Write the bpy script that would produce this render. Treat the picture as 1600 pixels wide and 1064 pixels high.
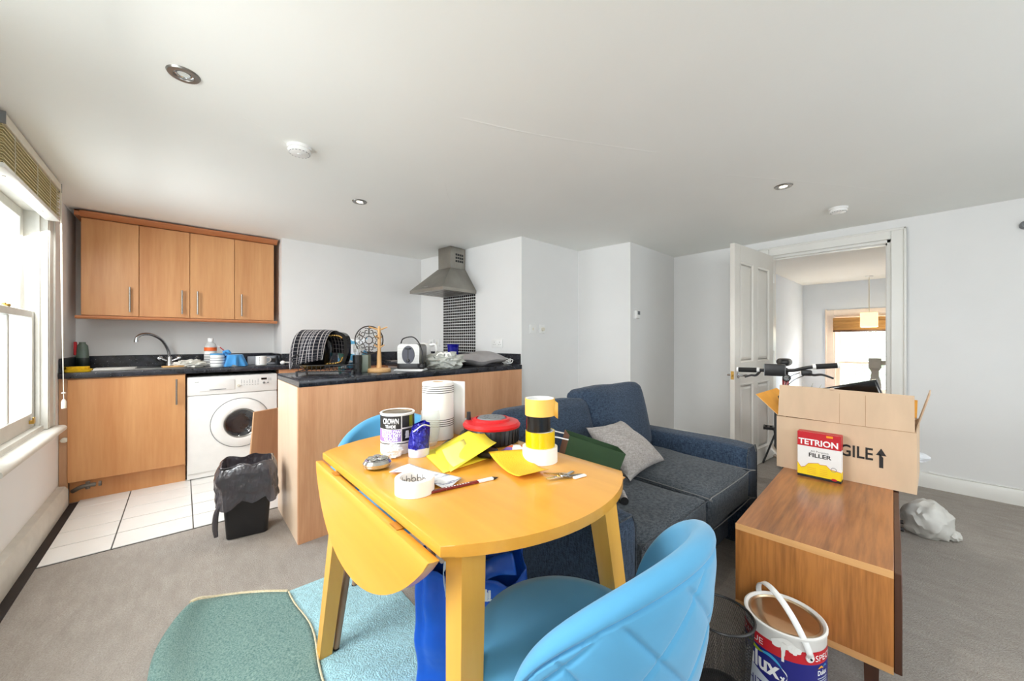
import bpy, bmesh, math, random
from mathutils import Vector, Matrix, noise
PI = math.pi
random.seed(7)
sc = bpy.context.scene
COL = sc.collection
for o in list(bpy.data.objects):
    bpy.data.objects.remove(o)

# ------------------------------------------------------------------ camera
cam = bpy.data.objects.new('camera', bpy.data.cameras.new('camera'))
COL.objects.link(cam)
cam.data.sensor_width = 36.0
cam.data.lens = 36.0 * 583.0 / 1600.0
cam.data.shift_y = 0.0006
cam.data.clip_start = 0.02
cam.location = (0, 0, 1.14)
cam.rotation_euler = (PI / 2, 0, -math.radians(41.45))
sc.camera = cam

# ------------------------------------------------------------------ light
sc.view_settings.view_transform = 'Standard'
sc.view_settings.look = 'None'
sc.view_settings.exposure = 0.5
sc.view_settings.gamma = 1.0
sc.view_settings.use_curve_mapping = False
sc.cycles.use_denoising = True
sc.cycles.max_bounces = 10
sc.cycles.diffuse_bounces = 6
sc.cycles.transparent_max_bounces = 16
sc.cycles.caustics_reflective = False
sc.cycles.caustics_refractive = False
sc.cycles.sample_clamp_indirect = 6.0

world = bpy.data.worlds.new('overcast_sky')
sc.world = world
world.use_nodes = True
_n = world.node_tree.nodes
_n['Background'].inputs['Color'].default_value = (0.93, 0.97, 1.0, 1)
_n['Background'].inputs['Strength'].default_value = 3.0

def area_light(name, loc, rot, sx, sy, power, col=(1, 1, 1)):
    l = bpy.data.lights.new(name, 'AREA')
    l.shape = 'RECTANGLE'
    l.size, l.size_y = sx, sy
    l.energy = power
    l.color = col
    o = bpy.data.objects.new(name, l)
    COL.objects.link(o)
    o.location = loc
    o.rotation_euler = rot
    return o

# daylight falling in through the windows of the window wall (sky panels stand outside the glass, tipped down like the sky)
for _y, _p in ((3.18, 34), (1.25, 54), (-0.65, 28)):
    area_light('window_light_panel', (-1.05, _y, 1.55), (0, -PI / 2 + 1.0, 0), 1.3, 0.95, _p, (1.0, 0.99, 0.97))
# fill light through an unseen window added behind the camera
area_light('window_light_panel', (1.9, -2.05, 1.42), (PI / 2 - 0.95, 0, 0), 2.6, 1.3, 12, (1.0, 0.99, 0.97))
# daylight through the landing window
area_light('window_light_panel', (8.75, 0.55, 2.1), (0, PI / 2 - 0.75, 0), 1.2, 1.2, 760, (0.9, 0.96, 1.0))

# ------------------------------------------------------------------ materials
def lin(c):
    return tuple(((x / 255.0) / 12.92) if x / 255.0 <= 0.04045 else ((x / 255.0 + 0.055) / 1.055) ** 2.4 for x in c)

MATS = {}
def _base(name):
    m = bpy.data.materials.new(name)
    m.use_nodes = True
    nt = m.node_tree
    b = nt.nodes['Principled BSDF']
    tc = nt.nodes.new('ShaderNodeTexCoord')
    MATS[name] = m
    return m, nt, b, tc

def _mix(nt, fac, a, b):
    mx = nt.nodes.new('ShaderNodeMix')
    mx.data_type = 'RGBA'
    nt.links.new(fac, mx.inputs[0])
    mx.inputs[6].default_value = (*a, 1) if not hasattr(a, 'links') else (0, 0, 0, 1)
    mx.inputs[7].default_value = (*b, 1) if not hasattr(b, 'links') else (0, 0, 0, 1)
    if hasattr(a, 'links'):
        nt.links.new(a, mx.inputs[6])
    if hasattr(b, 'links'):
        nt.links.new(b, mx.inputs[7])
    return mx.outputs[2]

def _noise(nt, vec, scale, detail=3.0, rough=0.5):
    n = nt.nodes.new('ShaderNodeTexNoise')
    n.inputs['Scale'].default_value = scale
    n.inputs['Detail'].default_value = detail
    n.inputs['Roughness'].default_value = rough
    nt.links.new(vec, n.inputs['Vector'])
    return n.outputs['Fac']

def _ramp(nt, fac, p0, p1):
    r = nt.nodes.new('ShaderNodeMapRange')
    r.inputs[1].default_value = p0
    r.inputs[2].default_value = p1
    nt.links.new(fac, r.inputs[0])
    return r.outputs[0]

def _map(nt, vec, s=(1, 1, 1), rot=(0, 0, 0)):
    mp = nt.nodes.new('ShaderNodeMapping')
    mp.inputs['Scale'].default_value = s
    mp.inputs['Rotation'].default_value = rot
    nt.links.new(vec, mp.inputs['Vector'])
    return mp.outputs[0]

def _bump(nt, b, fac, strength, dist=0.01):
    bp = nt.nodes.new('ShaderNodeBump')
    bp.inputs['Strength'].default_value = strength
    bp.inputs['Distance'].default_value = dist
    nt.links.new(fac, bp.inputs['Height'])
    nt.links.new(bp.outputs[0], b.inputs['Normal'])

def mat(name, col, rough=0.5, metal=0.0, var=0.06, scale=18.0, bump=0.0, bscale=None, coat=0.0, sheen=0.0, spec=None, stretch=(1, 1, 1), emit=None, estr=0.0, bdist=0.01):
    """plain procedural material: base colour broken up by noise"""
    if name in MATS:
        return MATS[name]
    m, nt, b, tc = _base(name)
    c = lin(col)
    v = _map(nt, tc.outputs['Object'], stretch)
    f = _ramp(nt, _noise(nt, v, scale), 0.3, 0.7)
    out = _mix(nt, f, tuple(x * (1 - var) for x in c), tuple(min(1, x * (1 + var)) for x in c))
    nt.links.new(out, b.inputs['Base Color'])
    b.inputs['Roughness'].default_value = rough
    b.inputs['Metallic'].default_value = metal
    b.inputs['Coat Weight'].default_value = coat
    b.inputs['Sheen Weight'].default_value = sheen
    if spec is not None:
        b.inputs['Specular IOR Level'].default_value = spec
    if bump:
        _bump(nt, b, _noise(nt, v, bscale or scale * 4, 2.0), bump, bdist)
    if emit:
        b.inputs['Emission Color'].default_value = (*lin(emit), 1)
        b.inputs['Emission Strength'].default_value = estr
    return m

def wood(name, c1, c2, rough=0.4, axis=2, grain=14.0, coat=0.0, streak=0.5):
    """wood laminate: grain stretched along one axis"""
    m, nt, b, tc = _base(name)
    s = [1.0, 1.0, 1.0]
    s[axis] = 0.07
    v = _map(nt, tc.outputs['Object'], tuple(s))
    a = _noise(nt, v, grain * 0.55, 4.0, 0.55)
    d = _noise(nt, v, grain * 6.0, 3.0, 0.6)
    w = nt.nodes.new('ShaderNodeMath'); w.operation = 'MULTIPLY_ADD'
    nt.links.new(d, w.inputs[0]); w.inputs[1].default_value = streak
    nt.links.new(a, w.inputs[2])
    f = _ramp(nt, w.outputs[0], 0.45, 1.0)
    nt.links.new(_mix(nt, f, lin(c1), lin(c2)), b.inputs['Base Color'])
    b.inputs['Roughness'].default_value = rough
    b.inputs['Coat Weight'].default_value = coat
    b.inputs['Coat Roughness'].default_value = 0.15
    return m

def glassy(name, tint=(255, 255, 255), alpha=0.12, rough=0.05):
    """thin clear sheet: mostly see-through with a glossy film"""
    m, nt, b, tc = _base(name)
    b.inputs['Base Color'].default_value = (*lin(tint), 1)
    b.inputs['Roughness'].default_value = rough
    t = nt.nodes.new('ShaderNodeBsdfTransparent')
    t.inputs[0].default_value = (*lin(tint), 1)
    mx = nt.nodes.new('ShaderNodeMixShader')
    f = _ramp(nt, _noise(nt, tc.outputs['Object'], 9.0), 0.3, 0.7)
    r = nt.nodes.new('ShaderNodeMapRange')
    r.inputs[3].default_value = alpha * 0.75; r.inputs[4].default_value = alpha * 1.25
    nt.links.new(f, r.inputs[0]); nt.links.new(r.outputs[0], mx.inputs[0])
    nt.links.new(t.outputs[0], mx.inputs[1]); nt.links.new(b.outputs[0], mx.inputs[2])
    nt.links.new(mx.outputs[0], nt.nodes['Material Output'].inputs['Surface'])
    return m

# surfaces
mat('wall_paint', (234, 234, 233), 0.75, var=0.012, scale=3, bump=0.03, bscale=60)
mat('ceiling_paint', (244, 245, 241), 0.85, var=0.015, scale=1.2, bump=0.03, bscale=30)
mat('hall_paint', (222, 230, 240), 0.7, var=0.015, scale=3)
mat('gloss_white', (236, 235, 230), 0.3, var=0.02, scale=5)
mat('old_white', (208, 206, 198), 0.45, var=0.06, scale=14, bump=0.05, bscale=40)
mat('door_white', (222, 218, 210), 0.35, var=0.02, scale=5)
mat('tile_white', (236, 237, 235), 0.25, var=0.03, scale=6)
mat('grout', (84, 82, 78), 0.9, var=0.1)
mat('black_strip', (38, 33, 32), 0.7, var=0.25, scale=8)
mat('white_plastic', (240, 240, 238), 0.35, var=0.02)
mat('cream_plastic', (222, 216, 200), 0.4, var=0.03)
mat('grey_plastic', (122, 124, 126), 0.45, var=0.06)
mat('dark_plastic', (28, 28, 30), 0.4, var=0.15)
mat('black_gloss', (14, 14, 16), 0.15, var=0.15)
mat('chrome', (205, 206, 208), 0.14, 1.0, var=0.03)
mat('steel', (150, 148, 144), 0.34, 1.0, var=0.1, scale=8, stretch=(1, 1, 14))
mat('hood_steel', (160, 156, 148), 0.36, 1.0, var=0.14, scale=5)
mat('brass', (196, 160, 84), 0.3, 1.0, var=0.06)
mat('tin_lid', (190, 168, 140), 0.28, 1.0, var=0.1, scale=10)
mat('paper_white', (238, 238, 236), 0.8, var=0.02)
mat('red_ink', (196, 30, 42), 0.4, var=0.05)
mat('navy_ink', (30, 34, 122), 0.4, var=0.06)
mat('black_ink', (30, 28, 28), 0.6, var=0.1)
mat('white_ink', (245, 245, 245), 0.5, var=0.01)
mat('yellow_ink', (246, 214, 30), 0.5, var=0.03)
mat('rubber', (22, 22, 23), 0.7, var=0.2)

def carpet():
    m, nt, b, tc = _base('carpet_pile')
    v = tc.outputs['Object']
    big = _ramp(nt, _noise(nt, v, 1.6, 4), 0.3, 0.72)
    fine = _ramp(nt, _noise(nt, v, 170, 3, 0.7), 0.25, 0.75)
    mid = _ramp(nt, _noise(nt, _map(nt, v, (1, 0.35, 1)), 22, 4, 0.7), 0.3, 0.72)
    c0 = _mix(nt, big, lin((184, 178, 172)), lin((208, 201, 193)))
    c1 = _mix(nt, mid, lin((168, 161, 153)), c0)
    c2 = _mix(nt, fine, lin((146, 138, 130)), c1)
    nt.links.new(c2, b.inputs['Base Color'])
    b.inputs['Roughness'].default_value = 0.95
    b.inputs['Specular IOR Level'].default_value = 0.1
    _bump(nt, b, fine, 0.55, 0.006)
    return m
carpet()

def speckle(name):
    """black laminate worktop with pale flecks"""
    m, nt, b, tc = _base(name)
    v = tc.outputs['Object']
    vo = nt.nodes.new('ShaderNodeTexVoronoi')
    vo.inputs['Scale'].default_value = 110
    nt.links.new(v, vo.inputs['Vector'])
    dots = _ramp(nt, vo.outputs['Distance'], 0.17, 0.1)
    gate = _ramp(nt, _noise(nt, v, 40, 2), 0.52, 0.6)
    mm = nt.nodes.new('ShaderNodeMath'); mm.operation = 'MULTIPLY'
    nt.links.new(dots, mm.inputs[0]); nt.links.new(gate, mm.inputs[1])
    cl = _ramp(nt, _noise(nt, v, 14, 5, 0.65), 0.35, 0.75)
    c0 = _mix(nt, cl, lin((20, 21, 25)), lin((58, 60, 70)))
    nt.links.new(_mix(nt, mm.outputs[0], c0, lin((200, 205, 210))), b.inputs['Base Color'])
    b.inputs['Roughness'].default_value = 0.22
    return m
speckle('worktop_black')

wood('beech_door', (190, 128, 76), (222, 170, 116), 0.42, axis=2, grain=9, coat=0.0, streak=0.35)
wood('beech_panel', (200, 140, 98), (232, 178, 136), 0.4, axis=2, grain=16, streak=0.45)
wood('beech_trim', (176, 110, 70), (198, 132, 88), 0.4, axis=0, grain=10)
wood('plywood', (186, 142, 106), (206, 164, 126), 0.6, axis=2, grain=9)
wood('table_wood', (220, 152, 50), (242, 180, 76), 0.28, axis=1, grain=7, coat=0.3, streak=0.3)
wood('table_leg_wood', (222, 160, 60), (240, 186, 86), 0.34, axis=2, grain=9, coat=0.2, streak=0.3)
wood('walnut', (84, 42, 18), (180, 116, 62), 0.3, axis=0, grain=11, coat=0.3, streak=0.75)
wood('walnut_end', (92, 48, 18), (190, 124, 62), 0.36, axis=2, grain=14, coat=0.1, streak=0.75)
wood('edge_strip', (204, 150, 92), (222, 170, 112), 0.45, axis=1, grain=14)
wood('dark_wood', (58, 32, 20), (84, 50, 32), 0.4, axis=2, grain=12)
wood('pale_wood', (200, 152, 96), (224, 180, 124), 0.5, axis=2, grain=30)
wood('chair_leg_wood', (150, 118, 92), (184, 152, 124), 0.5, axis=2, grain=20)
wood('hall_floor_wood', (128, 106, 86), (152, 128, 106), 0.35, axis=0, grain=8)

def weave(name, c1, c2, scale=420, rough=0.9, sheen=0.1, big=(0.85, 1.12), bump=0.3):
    """woven cloth: crossed threads plus slow wear"""
    m, nt, b, tc = _base(name)
    v = tc.outputs['Object']
    t1 = _noise(nt, _map(nt, v, (0.16, 0.16, 1)), scale, 1)
    t2 = _noise(nt, _map(nt, v, (1, 1, 0.14)), scale * 0.8, 1)
    ad = nt.nodes.new('ShaderNodeMath'); ad.operation = 'ADD'
    nt.links.new(t1, ad.inputs[0]); nt.links.new(t2, ad.inputs[1])
    f = _ramp(nt, ad.outputs[0], 0.75, 1.25)
    c = _mix(nt, f, lin(c1), lin(c2))
    wv = _ramp(nt, _noise(nt, v, 3.2, 3), 0.3, 0.7)
    hv = nt.nodes.new('ShaderNodeHueSaturation')
    mr = nt.nodes.new('ShaderNodeMapRange')
    mr.inputs[3].default_value, mr.inputs[4].default_value = big
    nt.links.new(wv, mr.inputs[0]); nt.links.new(mr.outputs[0], hv.inputs['Value'])
    nt.links.new(c, hv.inputs['Color'])
    nt.links.new(hv.outputs[0], b.inputs['Base Color'])
    b.inputs['Roughness'].default_value = rough
    b.inputs['Sheen Weight'].default_value = sheen
    b.inputs['Specular IOR Level'].default_value = 0.2
    _bump(nt, b, f, bump, 0.003)
    return m
weave('sofa_cloth', (30, 42, 60), (64, 80, 100))
weave('sofa_seat_cloth', (44, 50, 58), (84, 90, 96))
weave('cushion_cloth', (142, 136, 132), (172, 166, 162), 260)
weave('rug_back', (76, 114, 112), (140, 168, 160), 1100, bump=0.5, big=(0.95, 1.05))
weave('basket_cord', (196, 184, 150), (222, 212, 184), 160)
mat('rug_pile', (160, 206, 216), 0.95, var=0.16, scale=60, bump=0.8, bscale=160, sheen=0.25, spec=0.1)
mat('velvet', (84, 154, 194), 0.7, var=0.07, scale=6, sheen=0.25, spec=0.2)
mat('cardboard', (214, 186, 156), 0.85, var=0.05, scale=16, stretch=(1, 1, 0.3))
mat('card_orange_lit', (230, 160, 60), 0.85, var=0.06, scale=12)  # cardboard with the glow of light on it put into the colour
glassy('window_glass', (250, 253, 255), 0.05, 0.03)
glassy('clear_glass', (248, 250, 250), 0.2, 0.03)
glassy('clear_plastic', (238, 240, 236), 0.4, 0.22)
# ------------------------------------------------------------------ mesh helpers
class B:
    """collects shapes; obj() links them as one mesh object"""
    def __init__(s):
        s.bm = bmesh.new()
    def _v(s, pts):
        return [s.bm.verts.new(p) for p in pts]
    def face(s, pts, mi=0):
        f = s.bm.faces.new(s._v(pts)); f.material_index = mi
        return f
    def box(s, x0, x1, y0, y1, z0, z1, bev=0.0, seg=1, M=None, mi=0):
        P = [(x0, y0, z0), (x1, y0, z0), (x1, y1, z0), (x0, y1, z0), (x0, y0, z1), (x1, y0, z1), (x1, y1, z1), (x0, y1, z1)]
        if M is not None:
            P = [M @ Vector(p) for p in P]
        v = s._v(P)
        fs = [s.bm.faces.new([v[i] for i in q]) for q in ((3, 2, 1, 0), (4, 5, 6, 7), (0, 1, 5, 4), (1, 2, 6, 5), (2, 3, 7, 6), (3, 0, 4, 7))]
        for f in fs: f.material_index = mi
        if bev:
            es = list({e for f in fs for e in f.edges})
            r = bmesh.ops.bevel(s.bm, geom=es, offset=bev, segments=seg, affect='EDGES', profile=0.5)
            for f in r['faces']: f.material_index = mi
        return s
    def prism(s, poly, z0, z1, bev=0.0, seg=1, mi=0):
        a = sum(poly[i][0] * poly[(i + 1) % len(poly)][1] - poly[(i + 1) % len(poly)][0] * poly[i][1] for i in range(len(poly)))
        if a < 0: poly = poly[::-1]
        lo = s._v([(x, y, z0) for x, y in poly]); hi = s._v([(x, y, z1) for x, y in poly])
        n = len(poly)
        top = s.bm.faces.new(hi); bot = s.bm.faces.new(lo[::-1])
        fs = [top, bot] + [s.bm.faces.new((lo[i], lo[(i + 1) % n], hi[(i + 1) % n], hi[i])) for i in range(n)]
        for f in fs: f.material_index = mi
        if bev:
            bmesh.ops.bevel(s.bm, geom=list(set(top.edges) | set(bot.edges)), offset=bev, segments=seg, affect='EDGES', profile=0.5)
        return s
    def sweep(s, poly, a, b, axis='y', mi=0):
        """poly in the plane across the axis, swept from a to b (axis x: poly is (y,z); y: (x,z))"""
        def P(t, p): return (t, p[0], p[1]) if axis == 'x' else (p[0], t, p[1])
        lo = s._v([P(a, p) for p in poly]); hi = s._v([P(b, p) for p in poly]); n = len(poly)
        fs = [s.bm.faces.new(lo), s.bm.faces.new(hi[::-1])] + [s.bm.faces.new((lo[i], hi[i], hi[(i + 1) % n], lo[(i + 1) % n])) for i in range(n)]
        for f in fs: f.material_index = mi
        return s
    def lathe(s, prof, seg=32, M=None, mi=0, close=False):
        """prof: (r, z) pairs bottom to top around local z"""
        rings = []
        for r, z in prof:
            if r < 1e-6:
                p = Vector((0, 0, z)); rings.append([s.bm.verts.new(M @ p if M else p)])
            else:
                ring = []
                for i in range(seg):
                    t = 2 * PI * i / seg
                    p = Vector((r * math.cos(t), r * math.sin(t), z)); ring.append(s.bm.verts.new(M @ p if M else p))
                rings.append(ring)
        pairs = list(zip(rings[:-1], rings[1:])) + ([(rings[-1], rings[0])] if close else [])
        for a, b in pairs:
            for i in range(seg):
                j = (i + 1) % seg
                if len(a) == 1 and len(b) == 1: break
                if len(a) == 1: f = s.bm.faces.new((a[0], b[j], b[i]))
                elif len(b) == 1: f = s.bm.faces.new((a[i], a[j], b[0]))
                else: f = s.bm.faces.new((a[i], a[j], b[j], b[i]))
                f.material_index = mi
        return s
    def tube(s, pts, r, seg=8, caps=True, closed=False, mi=0):
        pts = [Vector(p) for p in pts]; n = len(pts); rings = []
        rr = r if isinstance(r, (list, tuple)) else [r] * n
        prev = None
        for i, p in enumerate(pts):
            if closed: d = pts[(i + 1) % n] - pts[i - 1]
            else: d = pts[min(i + 1, n - 1)] - pts[max(i - 1, 0)]
            d.normalize()
            if prev is None:
                a = d.orthogonal().normalized()
            else:
                a = prev - d * prev.dot(d)
                a = a.normalized() if a.length > 1e-6 else d.orthogonal().normalized()
            prev = a; c = d.cross(a)
            rings.append([s.bm.verts.new(p + (a * math.cos(2 * PI * k / seg) + c * math.sin(2 * PI * k / seg)) * rr[i]) for k in range(seg)])
        m = n if closed else n - 1
        for i in range(m):
            A, Bq = rings[i], rings[(i + 1) % n]
            for k in range(seg):
                f = s.bm.faces.new((A[k], A[(k + 1) % seg], Bq[(k + 1) % seg], Bq[k])); f.material_index = mi
        if caps and not closed:
            s.bm.faces.new(rings[0][::-1]).material_index = mi; s.bm.faces.new(rings[-1]).material_index = mi
        return s
    def grid(s, fn, nu, nv, wrap_u=False, mi=0):
        """surface fn(u, v) with u, v in 0..1"""
        V = [[s.bm.verts.new(fn(i / nu, j / nv)) for j in range(nv + 1)] for i in range(nu if wrap_u else nu + 1)]
        m = len(V)
        for i in range(nu):
            for j in range(nv):
                f = s.bm.faces.new((V[i][j], V[(i + 1) % m][j], V[(i + 1) % m][j + 1], V[i][j + 1])); f.material_index = mi
        return s
    def pillow(s, fn, nu, nv):
        """closed skin: fn(u, v, side) side=+1/-1, sharing the border"""
        T = [[s.bm.verts.new(fn(i / nu, j / nv, 1)) for j in range(nv + 1)] for i in range(nu + 1)]
        Q = [[T[i][j] if i in (0, nu) or j in (0, nv) else s.bm.verts.new(fn(i / nu, j / nv, -1)) for j in range(nv + 1)] for i in range(nu + 1)]
        for i in range(nu):
            for j in range(nv):
                s.bm.faces.new((T[i][j], T[i + 1][j], T[i + 1][j + 1], T[i][j + 1]))
                if len({Q[i][j], Q[i + 1][j], Q[i + 1][j + 1], Q[i][j + 1]} - {T[i][j], T[i + 1][j], T[i + 1][j + 1], T[i][j + 1]}):
                    s.bm.faces.new((Q[i][j], Q[i][j + 1], Q[i + 1][j + 1], Q[i + 1][j]))
        return s
    def blob(s, c, rad, sub=3, amp=0.12, freq=3.0, seed=0, flat=None, power=1.0):
        r = bmesh.ops.create_icosphere(s.bm, subdivisions=sub, radius=1.0)
        off = Vector((seed * 3.1, seed * 1.7, seed * 0.9))
        for v in r['verts']:
            p = v.co.copy()
            k = 1 + amp * noise.noise(p * freq + off) + amp * 0.5 * noise.noise(p * freq * 2.3 + off)
            q = Vector((p.x * rad[0], p.y * rad[1], p.z * rad[2])) * k + Vector(c)
            if flat is not None and q.z < flat: q.z = flat
            v.co = q
        return s
    def mesh(s, name):
        bmesh.ops.recalc_face_normals(s.bm, faces=s.bm.faces[:])
        me = bpy.data.meshes.new(name)
        s.bm.to_mesh(me); s.bm.free()
        return me
    def obj(s, name, m, parent=None, smooth=True, ang=38, solid=0.0, sub=0, loc=None):
        me = s.mesh(name)
        for x in (m if isinstance(m, (list, tuple)) else [m]):
            me.materials.append(MATS[x])
        if smooth:
            me.polygons.foreach_set('use_smooth', [True] * len(me.polygons))
            me.set_sharp_from_angle(angle=math.radians(ang))
        o = bpy.data.objects.new(name, me)
        COL.objects.link(o)
        if loc is not None: o.location = loc
        if parent is not None: o.parent = parent
        if solid:
            md = o.modifiers.new('thickness', 'SOLIDIFY'); md.thickness = solid; md.offset = 0
        if sub:
            md = o.modifiers.new('smooth', 'SUBSURF'); md.levels = sub; md.render_levels = sub
        return o

def tag(o, label=None, cat=None, group=None, kind=None):
    if label: o['label'] = label
    if cat: o['category'] = cat
    if group: o['group'] = group
    if kind: o['kind'] = kind
    return o

def thing(name, label, cat, loc=(0, 0, 0), rz=0.0, group=None):
    o = bpy.data.objects.new(name, None)
    COL.objects.link(o)
    o.empty_display_size = 0.05
    o.location = loc
    o.rotation_euler = (0, 0, rz)
    return tag(o, label, cat, group)

def struct(name, b, m, parent=None, **k):
    o = b.obj(name, m, parent, **k)
    if parent is None: o['kind'] = 'structure'
    return o

def copy_tree(o, parent=None):
    c = o.copy(); COL.objects.link(c); c.parent = parent
    for ch in [x for x in list(bpy.data.objects) if x.parent is o]:
        copy_tree(ch, c)
    return c

def T(x, y, z): return Matrix.Translation((x, y, z))
def RZ(a): return Matrix.Rotation(a, 4, 'Z')
def RX(a): return Matrix.Rotation(a, 4, 'X')
def RY(a): return Matrix.Rotation(a, 4, 'Y')
def arc(cx, cy, r, a0, a1, n):
    return [(cx + r * math.cos(a0 + (a1 - a0) * i / n), cy + r * math.sin(a0 + (a1 - a0) * i / n)) for i in range(n + 1)]
def rrect(x0, x1, y0, y1, r, n=5):
    return arc(x1 - r, y1 - r, r, 0, PI / 2, n) + arc(x0 + r, y1 - r, r, PI / 2, PI, n) + arc(x0 + r, y0 + r, r, PI, 1.5 * PI, n) + arc(x1 - r, y0 + r, r, 1.5 * PI, 2 * PI, n)
def bez(pts, n=12):
    """smooth polyline (Catmull-Rom) through points"""
    P = [Vector(p) for p in pts]; P = [P[0] * 2 - P[1]] + P + [P[-1] * 2 - P[-2]]; out = []
    for i in range(1, len(P) - 2):
        for k in range(n):
            t = k / n
            out.append(0.5 * ((2 * P[i]) + (P[i + 1] - P[i - 1]) * t + (2 * P[i - 1] - 5 * P[i] + 4 * P[i + 1] - P[i + 2]) * t * t + (3 * P[i] - P[i - 1] - 3 * P[i + 1] + P[i + 2]) * t ** 3))
    out.append(P[-2]); return out

def lettering(body, size, m, parent, place, name='lettering', bold=0.0, width=None, shear=0.0, spacing=1.0, label=None):
    """flat text; place(x, y) -> point in the parent's space, x runs centred on 0, y up from the baseline"""
    cu = bpy.data.curves.new('text', 'FONT')
    cu.body = body; cu.size = size; cu.align_x = 'CENTER'; cu.offset = bold; cu.shear = shear; cu.space_character = spacing
    cu.resolution_u = 3
    to = bpy.data.objects.new('text', cu); COL.objects.link(to)
    dg = bpy.context.evaluated_depsgraph_get(); dg.update()
    me = bpy.data.meshes.new_from_object(to.evaluated_get(dg))
    bpy.data.objects.remove(to); bpy.data.curves.remove(cu)
    k = 1.0
    if width:
        xs = [v.co.x for v in me.vertices]; k = width / max(1e-6, max(xs) - min(xs))
    for v in me.vertices:
        v.co = place(v.co.x * k, v.co.y)
    me.materials.clear(); me.materials.append(MATS[m])
    me.name = name
    o = bpy.data.objects.new(name, me); COL.objects.link(o); o.parent = parent
    if label: o['label'] = label
    return o
def flat(o, ex, ey):
    o, ex, ey = Vector(o), Vector(ex), Vector(ey)
    return lambda x, y: o + ex * x + ey * y
def wrap(r, a0, z0, sgn=1):
    """onto a cylinder of radius r; a0 = angle of the text centre, letters read left to right from outside"""
    return lambda x, y: Vector((r * math.cos(a0 + sgn * x / r), r * math.sin(a0 + sgn * x / r), z0 + y))
# ------------------------------------------------------------------ the room shell
CEIL = 2.13
XL = -0.64            # window wall
XR = 4.36             # door wall
YB = -1.7             # wall behind the camera
WZ0, WZ1 = 0.60, 1.95 # window opening heights
W1 = (2.72, 3.64); W2 = (0.80, 1.70); W3 = (-1.10, -0.20)
RW = (0.6, 3.2)

fl = B()
fl.box(XL - 0.2, XR + 0.06, YB - 0.2, 4.7, -0.12, 0.0)
floor = struct('floor', fl, 'carpet_pile')
tag(floor, 'beige short-pile carpet across the whole room')

b = B()   # window wall: solid around three openings
ys = [YB - 0.2, W3[0], W3[1], W2[0], W2[1], W1[0], W1[1], 4.7]
for i in range(7):
    if i % 2 == 0: b.box(XL - 0.17, XL, ys[i], ys[i + 1], 0, CEIL + 0.1)
    else:
        b.box(XL - 0.17, XL, ys[i], ys[i + 1], 0, WZ0); b.box(XL - 0.17, XL, ys[i], ys[i + 1], WZ1, CEIL + 0.1)
struct('wall_left', b, 'wall_paint', smooth=False)

b = B()   # wall behind the camera
b.box(XL - 0.17, RW[0], YB - 0.17, YB, 0, CEIL + 0.1); b.box(RW[1], XR + 0.14, YB - 0.17, YB, 0, CEIL + 0.1)
b.box(RW[0], RW[1], YB - 0.17, YB, 0, WZ0); b.box(RW[0], RW[1], YB - 0.17, YB, WZ1, CEIL + 0.1)
struct('wall_front', b, 'wall_paint', smooth=False)

HQ = Vector((2.40, 2.58, 0)); HP = Vector((2.18, 4.14, 0))   # cooker wall, near and far corner
b = B()
b.prism([(XL - 0.17, 4.55), (0.714, 4.55), (0.714, 4.15), (HP.x, HP.y), (HP.x, 4.7), (XL - 0.17, 4.7)], 0, CEIL + 0.1)
struct('wall_back', b, 'wall_paint', smooth=False)
b = B()
b.prism([(HP.x, HP.y), (HQ.x, HQ.y), (3.268, 2.60), (3.353, 2.01), (XR, 2.04), (XR + 0.14, 2.04), (XR + 0.14, 4.7), (HP.x, 4.7)], 0, CEIL + 0.1)
struct('wall_kitchen_side', b, 'wall_paint', smooth=False)

DY0, DY1, DZ = 0.237, 1.084, 1.975   # doorway
b = B()
b.box(XR, XR + 0.14, YB - 0.17, DY0, 0, CEIL + 0.1); b.box(XR, XR + 0.14, DY1, 2.04, 0, CEIL + 0.1); b.box(XR, XR + 0.14, DY0, DY1, DZ, CEIL + 0.1)
struct('wall_right', b, 'wall_paint', smooth=False)

b = B()
b.box(XL - 0.17, XR + 0.14, YB - 0.17, 4.7, CEIL, CEIL + 0.12)
ceil = struct('ceiling', b, 'ceiling_paint', smooth=False)
b = B()   # shallow plaster ridges left by old filling
for pts, w in (([(0.15, 2.0), (0.33, 2.1), (0.46, 2.22)], 0.012), ([(0.9, 1.4), (1.3, 1.25), (1.9, 0.95)], 0.02), ([(1.2, 2.0), (1.45, 2.3), (1.7, 2.45)], 0.015), ([(2.3, 0.9), (3.1, 0.42), (3.9, 0.0)], 0.015)):
    q = bez([(x, y, CEIL + w * 0.93) for x, y in pts], 8)
    b.tube(q, [w * (0.99 if 0 < i < len(q) - 1 else 0.94) for i in range(len(q))], 20)
b.obj('plaster_ridge', 'ceiling_paint', ceil)

# skirting
b = B()
b.sweep([(XL, 0), (XL + 0.05, 0), (XL + 0.05, 0.115), (XL + 0.035, 0.14), (XL, 0.145)], YB, 3.96, 'y')
struct('baseboard_left', b, 'old_white')
b = B()
b.box(XL + 0.05, XL + 0.088, YB, 3.99, 0.0, 0.006)
struct('trim_1', b, 'black_strip')['label'] = 'dark bare strip between skirting and carpet'
b = B()
b.sweep([(XR, 0), (XR - 0.02, 0), (XR - 0.02, 0.085), (XR - 0.012, 0.105), (XR, 0.11)], YB, DY0 - 0.09, 'y')
b.sweep([(XR, 0), (XR - 0.02, 0), (XR - 0.02, 0.085), (XR - 0.012, 0.105), (XR, 0.11)], DY1 + 0.09, 2.04, 'y')
struct('baseboard_right', b, 'gloss_white')
b = B()
b.tube(bez([(XR - 0.012, 0.03, 0.125), (XR - 0.01, -0.0, 0.116), (XR - 0.008, -0.2, 0.114), (XR - 0.008, -0.5, 0.114), (XR - 0.008, -0.9, 0.114)], 6), 0.004, 6)
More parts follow.
